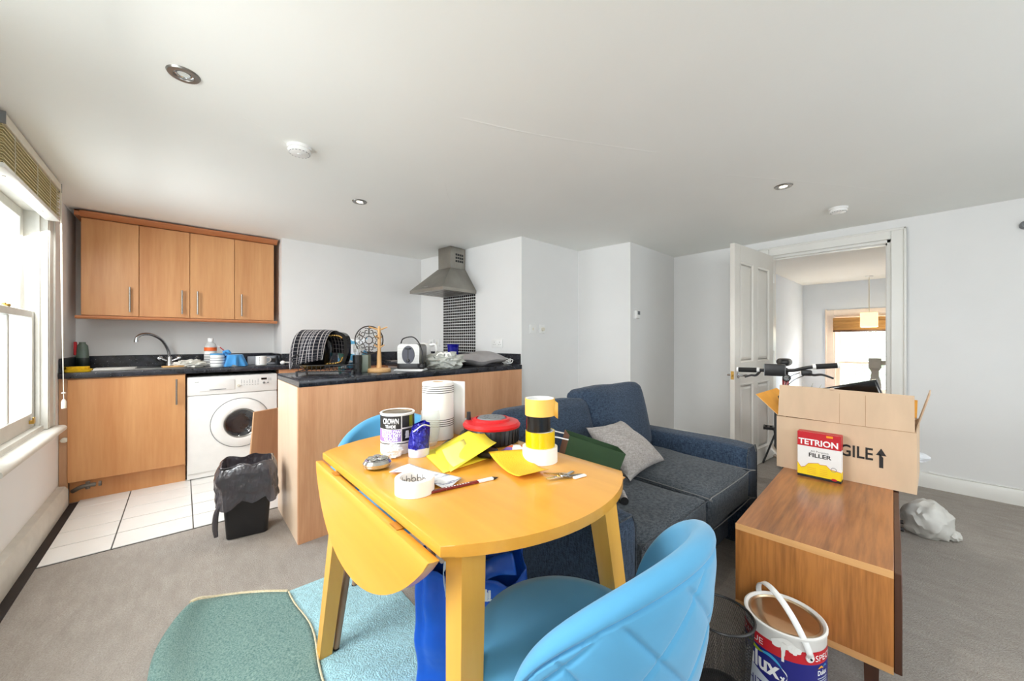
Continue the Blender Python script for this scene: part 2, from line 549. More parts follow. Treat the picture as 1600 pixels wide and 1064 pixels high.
tag(b.obj('wall_cable', 'white_plastic'), 'thin white cable clipped along the top of the right skirting', 'cable')

# floor tiles by the kitchen units
ty = [2.975, 3.195, 3.415, 3.633, 3.851, 4.069]
tx = [-0.551, -0.292, 0.05, 0.39, 0.73, 1.07, 1.41, 1.75]
b = B(); b.box(-0.551, 1.78, 2.975, 4.12, 0, 0.003)
b.obj('grout_bed', 'grout', floor)
tm = {}
for j in range(5):
    for i in range(7):
        w = round(tx[i + 1] - tx[i], 3)
        if tx[i] > 0.38 and ty[j] < 2.98: pass
        if w not in tm:
            bb = B(); bb.box(0.003, w - 0.003, 0.003, 0.2145, 0, 0.007, 0.0012)
            me = bb.mesh('tile'); me.materials.append(MATS['tile_white']); tm[w] = me
        o = bpy.data.objects.new('tile', tm[w]); COL.objects.link(o)
        o.location = (tx[i], ty[j], 0.0); o.parent = floor

# sash windows: local x along the wall, local y outwards
def sash_window(name, loc, rz, w, z0, z1, zm, sill=0.06, bars=1, m='old_white', casing=True):
    e = bpy.data.objects.new(name, None); COL.objects.link(e)
    e.location = loc; e.rotation_euler = (0, 0, rz); e['kind'] = 'structure'
    c = 0.1
    f = B()
    if casing:
        f.box(-c, 0.0, -0.022, 0.0, z0, z1 + c, 0.004); f.box(w, w + c, -0.022, 0.0, z0, z1 + c, 0.004); f.box(0, w, -0.022, 0.0, z1, z1 + c, 0.004)
        f.box(-c - 0.012, -c + 0.012, -0.03, 0.0, z0, z1 + c + 0.012, 0.005); f.box(w + c - 0.012, w + c + 0.012, -0.03, 0.0, z0, z1 + c + 0.012, 0.005)
    f.box(0, 0.022, -0.018, 0.16, z0, z1); f.box(w - 0.022, w, -0.018, 0.16, z0, z1); f.box(0.022, w - 0.022, -0.018, 0.16, z1 - 0.022, z1)
    f.box(0.022, 0.036, 0.012, 0.028, z0, z1 - 0.022); f.box(w - 0.036, w - 0.022, 0.012, 0.028, z0, z1 - 0.022)
    f.box(0, w, 0.0, 0.165, z0 - 0.0, z0 + 0.025)
    f.obj('window_frame', m, e)
    s = B()
    prof = [(0.0, z0 - 0.045)] + [(-sill + 0.02 + 0.02 * math.cos(t), z0 - 0.025 + 0.02 * math.sin(t)) for t in [PI * 1.5 - k * PI / 6 for k in range(7)]] + [(0.03, z0 - 0.004), (0.03, z0 - 0.045)]
    s.sweep([(p[0], p[1]) for p in prof], -c - 0.03, w + c + 0.02, 'x')
    s.obj('window_sill', m, e)
    def sash(y, a, zb, lo):
        st = 0.05
        q = B()
        q.box(0.026, 0.026 + st, y, y + 0.035, a, zb, 0.003); q.box(w - 0.026 - st, w - 0.026, y, y + 0.035, a, zb, 0.003)
        br, tr = (0.085, 0.04) if lo else (0.04, 0.055)
        q.box(0.026 + st, w - 0.026 - st, y, y + 0.035, a, a + br, 0.003); q.box(0.026 + st, w - 0.026 - st, y, y + 0.035, zb - tr, zb, 0.003)
        so = q.obj('sash', m, e)
        x0, x1 = 0.026 + st, w - 0.026 - st
        for k in range(bars):
            xc = x0 + (x1 - x0) * (k + 1) / (bars + 1)
            g = B(); g.box(xc - 0.013, xc + 0.013, y + 0.004, y + 0.031, a + br, zb - tr, 0.004); g.obj('glazing_bar', m, so)
        for k in range(bars + 1):
            xa = x0 + (x1 - x0) * k / (bars + 1); xb = x0 + (x1 - x0) * (k + 1) / (bars + 1)
            p = B(); p.box(xa + 0.01, xb - 0.01, y + 0.015, y + 0.019, a + br - 0.005, zb - tr + 0.005); p.obj('pane', 'window_glass', so)
        return so
    lo = sash(0.032, z0 + 0.025, zm + 0.02, True)
    sash(0.075, zm - 0.02, z1 - 0.022, False)
    h = B()
    h.lathe([(0, 0), (0.016, 0), (0.016, 0.012), (0.008, 0.018), (0, 0.018)], 14, T(w * 0.5, 0.045, zm + 0.02))
    h.box(w * 0.5 - 0.03, w * 0.5 + 0.008, 0.04, 0.052, zm + 0.03, zm + 0.038, 0.002)
    h.obj('sash_catch', 'brass', lo)
    h = B()
    for q in (0.22, 0.86):
        h.box(w * q - 0.016, w * q + 0.016, 0.018, 0.034, z0 + 0.055, z0 + 0.075, 0.002); h.box(w * q - 0.016, w * q + 0.016, 0.012, 0.019, z0 + 0.055, z0 + 0.092, 0.002)
    h.obj('sash_lift', 'brass', lo)
    return e
sash_window('window_1', (XL, W1[0], 0), PI / 2, W1[1] - W1[0], WZ0, WZ1, 1.30, 0.075)
sash_window('window_2', (XL, W2[0], 0), PI / 2, W2[1] - W2[0], WZ0, WZ1, 1.30, 0.075)
sash_window('window_3', (XL, W3[0], 0), PI / 2, W3[1] - W3[0], WZ0, WZ1, 1.30, 0.075)
sash_window('fill_window', (RW[1], YB, 0), PI, RW[1] - RW[0], WZ0, WZ1, 1.30, 0.075, bars=3)  # unseen window, added to let the rear fill light in

# door frame
b = B()
c = 0.09
for y0, y1 in ((DY0 - c, DY0), (DY1, DY1 + c)):
    b.box(XR - 0.022, XR, y0, y1, 0, DZ + 0.072, 0.005); 
b.box(XR - 0.022, XR, DY0, DY1, DZ, DZ + 0.072, 0.005)
for y0 in (DY0 - c, DY1 + c - 0.018):
    b.box(XR - 0.032, XR, y0, y0 + 0.018, 0, DZ + 0.082, 0.005)
b.box(XR - 0.032, XR, DY0 - c, DY1 + c, DZ + 0.064, DZ + 0.082, 0.005)
b.box(XR, XR + 0.14, DY0 - 0.001, DY0 + 0.022, 0, DZ, 0.0); b.box(XR, XR + 0.14, DY1 - 0.022, DY1 + 0.001, 0, DZ); b.box(XR, XR + 0.14, DY0, DY1, DZ - 0.022, DZ + 0.001)
b.box(XR + 0.05, XR + 0.065, DY0 + 0.022, DY0 + 0.034, 0, DZ); b.box(XR + 0.05, XR + 0.065, DY0, DY1, DZ - 0.034, DZ - 0.022)
struct('trim_2', b, 'gloss_white')['label'] = 'white moulded door casing and lining'

# panelled door standing open into the room
dr = bpy.data.objects.new('door_1', None); COL.objects.link(dr)
dr.location = (XR - 0.025, 1.062, 0); dr.rotation_euler = (0, 0, math.radians(175.4)); dr['kind'] = 'structure'
dr['label'] = 'white four panel door standing open against the room'
W, Hh, t = 0.855, 1.968, 0.038
zs = [(0.14, 0.77), (0.95, 1.83)]
xs = [(0.105, 0.385), (0.475, 0.75)]
b = B()
b.box(0, 0.105, -t / 2, t / 2, 0.008, Hh, 0.002); b.box(0.75, W, -t / 2, t / 2, 0.008, Hh, 0.002)
for z0, z1 in ((0.008, 0.14), (0.77, 0.95), (1.83, Hh)): b.box(0.105, 0.75, -t / 2, t / 2, z0, z1)
for z0, z1 in zs: b.box(0.385, 0.475, -t / 2, t / 2, z0, z1)
b.obj('door_leaf', 'door_white', dr)
for x0, x1 in xs:
    for z0, z1 in zs:
        p = B()
        p.box(x0, x1, -0.009, 0.009, z0, z1)
        for sd in (-1, 1):
            fr = [(0.0, 0.019), (0.006, 0.021), (0.02, 0.009), (0.032, 0.009), (0.05, 0.0145)]
            for (i0, y0), (i1, y1) in zip(fr[:-1], fr[1:]):
                A = [(x0 + i0, z0 + i0), (x1 - i0, z0 + i0), (x1 - i0, z1 - i0), (x0 + i0, z1 - i0)]
                C = [(x0 + i1, z0 + i1), (x1 - i1, z0 + i1), (x1 - i1, z1 - i1), (x0 + i1, z1 - i1)]
                for k in range(4):
                    k2 = (k + 1) % 4
                    p.face([(A[k][0], sd * y0, A[k][1]), (A[k2][0], sd * y0, A[k2][1]), (C[k2][0], sd * y1, C[k2][1]), (C[k][0], sd * y1, C[k][1])])
            p.face([(C[k][0], sd * fr[-1][1], C[k][1]) for k in range(4)])
        p.obj('door_panel', 'door_white', dr, smooth=False)
for sd in (1, -1):
    h = B()
    M = T(0.795, sd * t / 2, 0.85) @ RX(-sd * PI / 2)
    h.lathe([(0, 0), (0.026, 0), (0.026, 0.006), (0.02, 0.01), (0.011, 0.012), (0.009, 0.045), (0, 0.045)], 18, M)
    h.tube([(0.795, sd * (t / 2 + 0.04), 0.85), (0.76, sd * (t / 2 + 0.044), 0.852), (0.72, sd * (t / 2 + 0.042), 0.848), (0.685, sd * (t / 2 + 0.045), 0.846)], [0.009, 0.008, 0.007, 0.006], 8)
    h.obj('door_handle', 'chrome', dr)
h = B(); h.box(W - 0.001, W + 0.002, -0.012, 0.012, 0.815, 0.885, 0.0005); h.box(W, W + 0.012, -0.006, 0.006, 0.84, 0.86, 0.002)
h.obj('latch_plate', 'brass', dr)
h = B()
for z in (0.2, 1.0, 1.75): h.lathe([(0, z - 0.045), (0.007, z - 0.045), (0.007, z + 0.045), (0, z + 0.045)], 10, T(0.0, 0.0215, 0))
h.obj('hinge', 'gloss_white', dr)

# landing beyond the door
HX = 8.0; HC = 2.097
b = B(); b.box(XR + 0.14, HX + 0.15, -1.2, 1.5, -0.12, 0.0)
hf = struct('floor_landing', b, 'hall_floor_wood')
b = B(); b.box(XR + 0.0, XR + 0.145, DY0 + 0.022, DY1 - 0.022, 0, 0.006); struct('trim_3', b, 'hall_floor_wood')['label'] = 'wooden threshold in the doorway'
b = B(); b.box(XR + 0.14, HX + 0.15, -1.35, 1.65, HC, HC + 0.1); struct('ceiling_landing', b, 'ceiling_paint', smooth=False)
b = B(); b.box(XR + 0.14, HX + 0.15, 1.5, 1.65, 0, HC); struct('wall_landing_left', b, 'hall_paint', smooth=False)
b = B(); b.box(XR + 0.14, HX + 0.15, -1.35, -1.2, 0, HC); struct('wall_landing_right', b, 'hall_paint', smooth=False)
LW = (-0.05, 1.09); LZ = (0.30, 1.55)
b = B()
b.box(HX, HX + 0.15, -1.2, LW[0], 0, HC); b.box(HX, HX + 0.15, LW[1], 1.5, 0, HC); b.box(HX, HX + 0.15, LW[0], LW[1], 0, LZ[0]); b.box(HX, HX + 0.15, LW[0], LW[1], LZ[1], HC)
struct('wall_landing_back', b, 'hall_paint', smooth=False)
mat('warm_white', (240, 226, 214), 0.4, var=0.03)
sash_window('window_5', (HX, LW[1], 0), -PI / 2, LW[1] - LW[0], LZ[0], LZ[1], 0.80, 0.08, bars=0, m='warm_white')
# skirting board in the landing
b = B(); b.sweep([(1.5, 0), (1.48, 0), (1.48, 0.1), (1.49, 0.115), (1.5, 0.115)], XR + 0.14, HX, 'x'); struct('baseboard_landing', b, 'gloss_white')
# ------------------------------------------------------------------ kitchen units
CT = 0.92          # worktop height
def bar_handle(parent, x, y, z0, z1, ny=-1):
    h = B()
    h.tube([(x, y + ny * 0.03, z0), (x, y + ny * 0.03, z1)], 0.006, 12)
    for z in (z0 + 0.025, z1 - 0.025): h.tube([(x, y, z), (x, y + ny * 0.03, z)], 0.004, 8)
    return h.obj('handle', 'steel', parent)

# wall cabinets (front at y 4.25): a single, a double and a single unit
UX = [-0.574, -0.263, 0.048, 0.359, 0.667]
UZ0, UZ1 = 1.335, 2.075
def wall_cabinet(name, label, i0, i1, handles):
    x0, x1 = UX[i0], UX[i1]
    cb = thing(name, label, 'cabinet', (0.5 * (x0 + x1), 4.41, UZ0), 0, 'kitchen wall cabinets')
    ox, oy, oz = cb.location
    b = B(); b.box(x0 - ox, x1 - ox, 4.272 - oy, 4.548 - oy, 0, UZ1 - UZ0); b.obj('carcass', 'beech_panel', cb)
    for k, i in enumerate(range(i0, i1)):
        d = B(); d.box(UX[i] + 0.0015 - ox, UX[i + 1] - 0.0015 - ox, 4.25 - oy, 4.27 - oy, 0.003, UZ1 - UZ0 - 0.003, 0.0015)
        do = d.obj('door', 'beech_door', cb)
        hx = (UX[i + 1] - 0.05 if handles[k] == 'r' else UX[i] + 0.05)
        bar_handle(do, hx - ox, 4.25 - oy, 0.035, 0.235)
    return cb
wall_cabinet('wall_cabinet', 'single door beech wall cabinet nearest the window', 0, 1, 'r')
wall_cabinet('wall_cabinet', 'double door beech wall cabinet in the middle of the row', 1, 3, 'rl')
wall_cabinet('wall_cabinet', 'single door beech wall cabinet at the right end of the row', 3, 4, 'l')
b = B()
b.sweep([(4.255, 2.077), (4.235, 2.08), (4.215, 2.095), (4.2, 2.106), (4.2, 2.116), (4.27, 2.116), (4.27, 2.077)], -0.60, 0.69, 'x')
b.box(-0.60, -0.574, 4.2, 4.54, 2.077, 2.116)
tag(b.obj('cornice', 'beech_trim'), 'reddish moulded cornice running along the top of the wall cabinets', 'moulding')
b = B()
b.sweep([(4.225, 1.31), (4.218, 1.32), (4.225, 1.333), (4.3, 1.333), (4.3, 1.31)], -0.60, 0.69, 'x')
tag(b.obj('light_pelmet', 'beech_trim'), 'slim beech pelmet strip under the wall cabinets', 'moulding')

# sink base cabinet
sb = thing('base_cabinet', 'beech base cabinet with one wide door under the sink', 'cabinet', (-0.30, 4.28, 0))
L = lambda x: x + 0.30
Y = lambda y: y - 4.28
b = B(); b.box(L(-0.597), L(0.018), Y(3.992), Y(4.545), 0.15, 0.878); b.obj('carcass', 'beech_panel', sb)
b = B(); b.box(L(-0.597), L(0.016), Y(3.97), Y(3.99), 0.155, 0.872, 0.0015); d = b.obj('door', 'beech_door', sb)
bar_handle(d, L(-0.035), Y(3.97), 0.64, 0.84)
b = B(); b.box(L(-0.597), L(0.018), Y(4.03), Y(4.05), 0.0, 0.15); b.obj('plinth', 'beech_door', sb)
b = B(); b.box(L(-0.638), L(-0.598), Y(3.985), Y(4.01), 0.0, 0.878); b.obj('filler_panel', 'plywood', sb)
b = B()
b.blob((L(-0.612), Y(3.978), 0.455), (0.02, 0.008, 0.018), 2, 0.2, 2, 3); b.obj('putty_patch', 'cream_plastic', sb)
mat('pipe_grey', (110, 104, 96), 0.5, 0.6, var=0.2)
b = B()
b.tube(bez([(-0.575, 3.985, 0.09), (-0.54, 3.955, 0.115), (-0.50, 3.95, 0.125), (-0.465, 3.96, 0.12)], 6), 0.014, 10)
b.tube([(-0.50, 3.95, 0.10), (-0.50, 3.95, 0.15)], 0.012, 8); b.lathe([(0, 0), (0.018, 0), (0.018, 0.014), (0, 0.014)], 12, T(-0.45, 3.965, 0.12) @ RY(PI / 2))
tag(b.obj('pipe_stub', 'pipe_grey'), 'short grey pipe stub with valve poking out at the skirting end', 'pipe')

# second base unit and carcass behind the peninsula
b = B(); b.box(0.665, 1.70, 3.99, 4.13, 0.0, 0.878)
tag(b.obj('base_cabinet', 'beech_panel'), 'beech base unit to the right of the washing machine', 'cabinet')
hd = (HP - HQ).normalized(); hn = Vector((-hd.y, hd.x, 0)) if Vector((-hd.y, hd.x, 0)).x < 0 else Vector((hd.y, -hd.x, 0))
def hw(s, d, z=0.0):
    """point near the cooker wall: s metres from its near corner, d out from it"""
    p = HQ + hd * s + hn * d
    return (p.x, p.y, z)
b = B(); b.prism([hw(0.42, 0.004)[:2], hw(1.0, 0.004)[:2], hw(1.0, 0.56)[:2], hw(0.42, 0.56)[:2]], 0, 0.878)
tag(b.obj('base_cabinet', 'beech_panel'), 'beech base unit below the cooker hood', 'cabinet')

# worktops
def slab(name, poly, label, m='worktop_black'):
    b = B(); b.prism(poly, 0.88, CT, 0.004, 2)
    return tag(b.obj(name, m), label, 'worktop')
wt = slab('worktop', [(-0.636, 3.955), (1.72, 3.955), (1.72, 4.13), (0.708, 4.145), (0.708, 4.546), (-0.636, 4.546)], 'black speckled worktop along the back wall carrying the sink')
b = B()
b.box(-0.622, 0.708, 4.526, 4.546, CT, 1.02, 0.004); b.box(-0.636, -0.618, 3.98, 4.546, CT, 1.02, 0.004)
b.box(0.69, 0.708, 4.15, 4.526, CT, 1.02, 0.004); b.box(0.708, 2.15, 4.118, 4.136, CT, 1.02, 0.004)
b.obj('upstand', 'worktop_black', wt)
PF0 = Vector((0.485, 2.352, 0)); PF1 = Vector((2.375, 2.545, 0))
pen = [(PF0.x, PF0.y), (PF1.x, PF1.y), hw(0.02, 0.003)[:2], hw(0.44, 0.003)[:2], (2.30, 2.97), (0.485, 2.97)]
pen = [(0.488, 2.352), (2.372, 2.545), hw(0.42, 0.003)[:2], (1.9, 2.985), (0.488, 2.972)]
wp = slab('worktop', pen, 'black speckled worktop on the peninsula with towel and toaster')
b = B()
U = [hw(0.01, 0.002), hw(0.43, 0.002), hw(0.43, 0.02), hw(0.01, 0.02)]
b.prism([p[:2] for p in U], CT + 0.0005, 1.02, 0.003); b.obj('upstand', 'worktop_black', wp)
wr = slab('worktop', [hw(0.425, 0.003)[:2], hw(1.38, 0.003)[:2], hw(1.38, 0.6)[:2], hw(0.45, 0.6)[:2]], 'black speckled worktop run below the mosaic splashback')
b = B(); b.prism([p[:2] for p in (hw(0.435, 0.002), hw(1.38, 0.002), hw(1.38, 0.02), hw(0.435, 0.02))], CT + 0.0005, 1.02, 0.003); b.obj('upstand', 'worktop_black', wr)
b = B()
b.prism([p[:2] for p in (hw(0.5, 0.06), hw(1.05, 0.06), hw(1.05, 0.52), hw(0.5, 0.52))], CT + 0.0005, CT + 0.008, 0.002)
hob = tag(b.obj('hob', 'black_gloss'), 'black hob set in the worktop below the hood', 'hob')

# peninsula carcass: end panel and long back panel
pn = thing('peninsula_unit', 'beech panelled kitchen peninsula with end panel coloured as if brightly lit', 'cabinet', (0.488, 2.352, 0))
b = B()
def q(x, y): return (x - 0.488, y - 2.352)
dirp = (PF1 - PF0).normalized(); nrm = Vector((-dirp.y, dirp.x, 0))
def pp(s, d): v = PF0 + dirp * s + nrm * d; return q(v.x, v.y)
mat('panel_edge', (230, 190, 158), 0.4, var=0.05)
b.prism([pp(0.0, 0), pp(1.892, 0), pp(1.892, 0.018), pp(0.0, 0.018)], 0, 0.879); b.obj('back_panel', 'beech_panel', pn)
wood('beech_lit', (236, 204, 172), (246, 222, 196), 0.34, axis=2, grain=14)  # same beech, strong window light put into a lighter colour
b = B(); b.prism([pp(0.0, 0.0183), pp(0.018, 0.0183), q(0.506, 2.965), q(0.488, 2.965)], 0, 0.879); b.obj('end_panel', 'beech_lit', pn)
b = B(); b.prism([pp(0.02, 0.02), pp(1.85, 0.02), q(2.26, 2.9), q(0.51, 2.955)], 0.01, 0.878); b.obj('carcass', 'beech_panel', pn)

# stainless sink let into the worktop
sk = thing('sink', 'stainless steel inset sink with drainer', 'sink', (-0.22, 4.24, CT))
b = B()
b.prism([(x, y) for x, y in rrect(-0.33, 0.27, -0.2, 0.2, 0.04)], 0.0005, 0.006, 0.002, 2)
for k in range(7): b.tube([(-0.29, -0.14 + k * 0.045, 0.0065), (-0.06, -0.14 + k * 0.045, 0.0065)], 0.004, 8)
b.obj('drainer', 'steel', sk)
b = B()
b.lathe([(0.155, 0.0062), (0.165, 0.0085), (0.172, 0.0062)], 36, T(0.1, -0.005, 0)); b.obj('bowl_rim', 'chrome', sk)
mat('sink_dark', (70, 70, 72), 0.3, 0.9, var=0.1)
b = B(); b.lathe([(0, 0.0064), (0.155, 0.0066)], 36, T(0.1, -0.005, 0)); b.obj('bowl', 'sink_dark', sk)

# mixer tap
tp = thing('mixer_tap', 'chrome mixer tap with high swan neck spout and crosshead handles', 'tap', (-0.085, 4.465, CT))
b = B(); b.lathe([(0, 0.0005), (0.032, 0.0005), (0.032, 0.012), (0.026, 0.03), (0.02, 0.075), (0.015, 0.085), (0, 0.085)], 20); b.obj('tap_body', 'chrome', tp)
b = B()
b.tube(bez([(0, 0, 0.08), (-0.012, -0.012, 0.15), (-0.05, -0.05, 0.23), (-0.11, -0.11, 0.274), (-0.16, -0.16, 0.276), (-0.19, -0.19, 0.25), (-0.196, -0.196, 0.222)], 8), 0.0115, 12)
b.lathe([(0.009, 0), (0.014, 0), (0.014, 0.02), (0.009, 0.02)], 14, T(-0.196, -0.196, 0.212)); b.obj('spout', 'chrome', tp)
for s in (-1, 1):
    b = B(); b.tube([(s * 0.015, -0.005, 0.045), (s * 0.05, -0.01, 0.062)], 0.011, 10)
    b.lathe([(0, 0), (0.02, 0), (0.024, 0.012), (0.02, 0.028), (0, 0.03)], 12, T(s * 0.05, -0.01, 0.062) @ RY(s * 1.1))
    b.obj('handle', 'chrome', tp)

# washing machine
wm = thing('washing_machine', 'white front loading washing machine between the sink cabinet and the peninsula', 'washing machine', (0.338, 4.27, 0))
WX, WY = 0.311, -0.281      # half width, front plane
b = B(); b.box(-WX, WX, WY + 0.02, 0.26, 0.012, 0.847, 0.006, 2); b.obj('body', 'white_plastic', wm)
b = B(); b.box(-WX, WX, WY, WY + 0.019, 0.06, 0.69, 0.005, 2); b.box(-WX, WX, WY + 0.012, WY + 0.019, 0.015, 0.058); b.obj('front_panel', 'white_plastic', wm)
b = B(); b.box(-WX, WX, WY - 0.004, WY + 0.019, 0.694, 0.845, 0.006, 2); cp = b.obj('control_panel', 'white_plastic', wm)
b = B(); b.box(-0.235, 0.0, WY - 0.010, WY - 0.003, 0.725, 0.815, 0.004, 2); b.obj('detergent_drawer', 'white_plastic', cp)
b = B(); b.box(-0.17, -0.06, WY - 0.0115, WY - 0.0095, 0.732, 0.738, 0.0008); b.obj('drawer_grip', 'grey_plastic', cp)
b = B(); b.box(0.19, 0.232, WY - 0.0055, WY - 0.0035, 0.795, 0.812); b.obj('display', 'black_gloss', cp)
for x, z, r in ((0.025, 0.755, 0.011), (0.21, 0.768, 0.009), (0.24, 0.768, 0.006)):
    b = B(); b.lathe([(0, 0), (r, 0), (r, 0.01), (r * 0.8, 0.012), (0, 0.012)], 16, T(x, WY - 0.004, z) @ RX(PI / 2)); b.obj('button', 'grey_plastic' if r < 0.01 else 'cream_plastic', cp)
b = B()
for k in range(7):
    x = 0.045 + k * 0.02; b.box(x, x + 0.002, WY - 0.0052, WY - 0.0038, 0.772, 0.806 - 0.006 * (k % 3)); b.box(x - 0.004, x + 0.006, WY - 0.0052, WY - 0.0038, 0.757, 0.76)
for k in range(4): b.box(0.245 + k * 0.007, 0.246 + k * 0.007, WY - 0.0052, WY - 0.0038, 0.785, 0.81)
o = tag(b.obj('printed_scale', 'grey_plastic', cp), kind='stuff')
b = B()
for k in range(7): b.box(-0.262 + k * 0.0066, -0.2575 + k * 0.0066, WY - 0.0052, WY - 0.0038, 0.8, 0.808)
tag(b.obj('faint_maker_mark', 'pale_mark' if 'pale_mark' in MATS else mat('pale_mark', (176, 176, 174), 0.5).name, cp), kind='stuff')
b = B()
M = T(0.045, WY, 0.435) @ RX(PI / 2)
b.lathe([(0.118, 0.03), (0.128, 0.036), (0.15, 0.036), (0.195, 0.022), (0.207, 0.006), (0.208, 0.0)], 56, M)
dd = b.obj('door', 'white_plastic', wm)
b = B(); b.lathe([(0.2085, 0.0), (0.2125, 0.0), (0.2125, 0.003), (0.2085, 0.003)], 56, M, close=True); b.obj('door_seal_line', 'grey_plastic', dd)
mat('drum_glass', (46, 46, 50), 0.06, var=0.5, scale=7, coat=0.6)
b = B(); b.lathe([(0.118, 0.031), (0.108, 0.024), (0.09, 0.014), (0.06, 0.008), (0.0, 0.006)], 48, M); b.obj('door_glass', 'drum_glass', dd)
b = B(); b.lathe([(0.112, 0.03), (0.12, 0.037), (0.126, 0.035), (0.12, 0.028)], 48, M, close=True); b.obj('door_ring', 'steel', dd)
b = B(); b.lathe([(0.06, 0.0085), (0.066, 0.0105), (0.074, 0.0115), (0.08, 0.0135)], 40, M); b.obj('door_glass_step', 'drum_glass', dd)
b = B(); b.box(0.2, 0.226, WY - 0.034, WY - 0.018, 0.385, 0.485, 0.006, 2); b.obj('door_grip', 'white_plastic', dd)

# cooker hood on the cooker wall
HB = 1.638
hs0, hs1, hdp = 0.61, 1.15, 0.45
hdm = Matrix((( hd.x, hn.x, 0, 0), (hd.y, hn.y, 0, 0), (0, 0, 1, 0), (0, 0, 0, 1)))   # local x along wall, y out
hc = HQ + hd * (hs0 + hs1) / 2
ck = thing('cooker_hood', 'stainless steel chimney cooker hood with flared canopy', 'cooker hood', (hc.x, hc.y, HB))
ck.rotation_euler = (0, 0, math.atan2(hd.y, hd.x))
# local frame: x along the wall, y = into the wall is negative of hn
sy = 1 if (RZ(math.atan2(hd.y, hd.x)) @ Vector((0, 1, 0))).dot(hn) > 0 else -1
hw2 = (hs1 - hs0) / 2
def hp(x, d, z): return (x, sy * d, z)
b = B()
rim = [hp(-hw2, 0.003, 0), hp(hw2, 0.003, 0), hp(hw2, hdp, 0), hp(-hw2, hdp, 0)]
rim2 = [hp(-hw2, 0.003, 0.03), hp(hw2, 0.003, 0.03), hp(hw2, hdp, 0.03), hp(-hw2, hdp, 0.03)]
neck = [hp(-0.105, 0.003, 0.265), hp(0.105, 0.003, 0.265), hp(0.105, 0.215, 0.265), hp(-0.105, 0.215, 0.265)]
for A, C in ((rim, rim2), (rim2, neck)):
    for k in range(4): b.face([A[k], A[(k + 1) % 4], C[(k + 1) % 4], C[k]])
b.face(neck); b.obj('canopy', 'hood_steel', ck, smooth=False)
b = B()
b.box(-hw2 + 0.004, hw2 - 0.004, *sorted((sy * 0.006, sy * (hdp - 0.004))), 0.002, 0.006); u = b.obj('underside', 'hood_steel', ck)
for k in range(6):
    b = B(); y0 = 0.1 + k * 0.05; b.box(-hw2 + 0.06, hw2 - 0.06, *sorted((sy * y0, sy * (y0 + 0.03))), -0.003, 0.0015); b.obj('filter_slat', 'steel', u)
b = B(); b.box(-0.1, 0.1, *sorted((sy * 0.003, sy * 0.21)), 0.2655, CEIL - HB - 0.002, 0.002); ch = b.obj('chimney', 'hood_steel', ck)
b = B()
for r in range(3):
    for cidx in range(4):
        y0 = 0.035 + cidx * 0.028
        b.box(-0.102, -0.0995, *sorted((sy * y0, sy * (y0 + 0.022))), 0.335 + r * 0.034, 0.357 + r * 0.034)
b.obj('vent_grille', 'dark_plastic', ch)
b = B()
for k in range(4): b.lathe([(0, 0), (0.007, 0), (0.006, 0.006), (0, 0.006)], 10, T(*hp(0.06 - k * 0.025, hdp - 0.015, 0.05)) @ RX(-sy * 1.0))
b.obj('hood_buttons', 'chrome', ck)

# mosaic splashback: small black tiles in white grout
sp = thing('mosaic_splashback', 'black mosaic tile splashback with pale grout below the cooker hood', 'splashback', (hc.x, hc.y, 1.02))
sp.rotation_euler = ck.rotation_euler
b = B(); b.box(-hw2 + 0.005, hw2 - 0.005, *sorted((sy * 0.001, sy * 0.006)), 0, HB - 1.02 + 0.02); b.obj('grout_bed', 'paper_white', sp)
mat('mosaic_black', (36, 34, 33), 0.12, var=0.5, scale=30)
b = B()
nc, nr = 17, 20; px = (2 * hw2 - 0.012) / nc; pz = (HB - 1.02) / nr
for i in range(nc):
    for j in range(nr):
        x0 = -hw2 + 0.006 + i * px; z0 = j * pz + 0.002
        b.box(x0 + 0.0035, x0 + px - 0.0035, *sorted((sy * 0.006, sy * 0.0095)), z0 + 0.0035, z0 + pz - 0.0035)
tag(b.obj('mosaic_tiles', 'mosaic_black', sp, smooth=False), kind='stuff')

# sockets and switches
def wall_plate(name, label, M, w, h, kind, cat='socket', group=None):
    """local x right, z up, -y out of the wall"""
    e = thing(name, label, cat, M.to_translation(), M.to_euler().z, group)
    b = B(); b.box(-w / 2, w / 2, -0.009, 0.0, -h / 2, h / 2, 0.003, 2); b.obj('plate', 'white_plastic', e)
    if kind == 'double':
        for s in (-1, 1):
            for dx, dz, rw, rh in ((0, 0.012, 0.004, 0.008), (-0.011, -0.012, 0.007, 0.004), (0.011, -0.012, 0.007, 0.004)):
                b = B(); b.box(s * w / 4 + dx - rw / 2, s * w / 4 + dx + rw / 2, -0.0096, -0.0088, dz - rh / 2, dz + rh / 2); b.obj('pin_hole', 'dark_plastic', e)
            b = B(); b.box(s * w * 0.07 - 0.006, s * w * 0.07 + 0.006, -0.012, -0.008, 0.012, 0.03, 0.001); b.obj('rocker', 'white_plastic', e)
    elif kind == 'single':
        for dx, dz, rw, rh in ((0, 0.012, 0.004, 0.008), (-0.011, -0.012, 0.007, 0.004), (0.011, -0.012, 0.007, 0.004)):
            b = B(); b.box(dx - rw / 2, dx + rw / 2, -0.0096, -0.0088, dz - rh / 2, dz + rh / 2); b.obj('pin_hole', 'dark_plastic', e)
    elif kind == 'switch':
        b = B(); b.box(-0.007, 0.007, -0.0135, -0.008, -0.013, 0.013, 0.002); b.obj('rocker', 'cream_plastic', e)
    elif kind == 'dial':
        b = B(); b.lathe([(0, 0), (0.02, 0), (0.018, 0.016), (0, 0.018)], 20, T(0, -0.009, 0) @ RX(PI / 2)); b.obj('dial', 'cream_plastic', e)
    return e
ha = math.atan2(hd.y, hd.x) + PI     # plate x axis runs from the far to the near end when seen from the kitchen
def on_hood_wall(s, z): p = HQ + hd * s; return T(p.x, p.y, z) @ RZ(math.atan2(-hd.y, -hd.x))
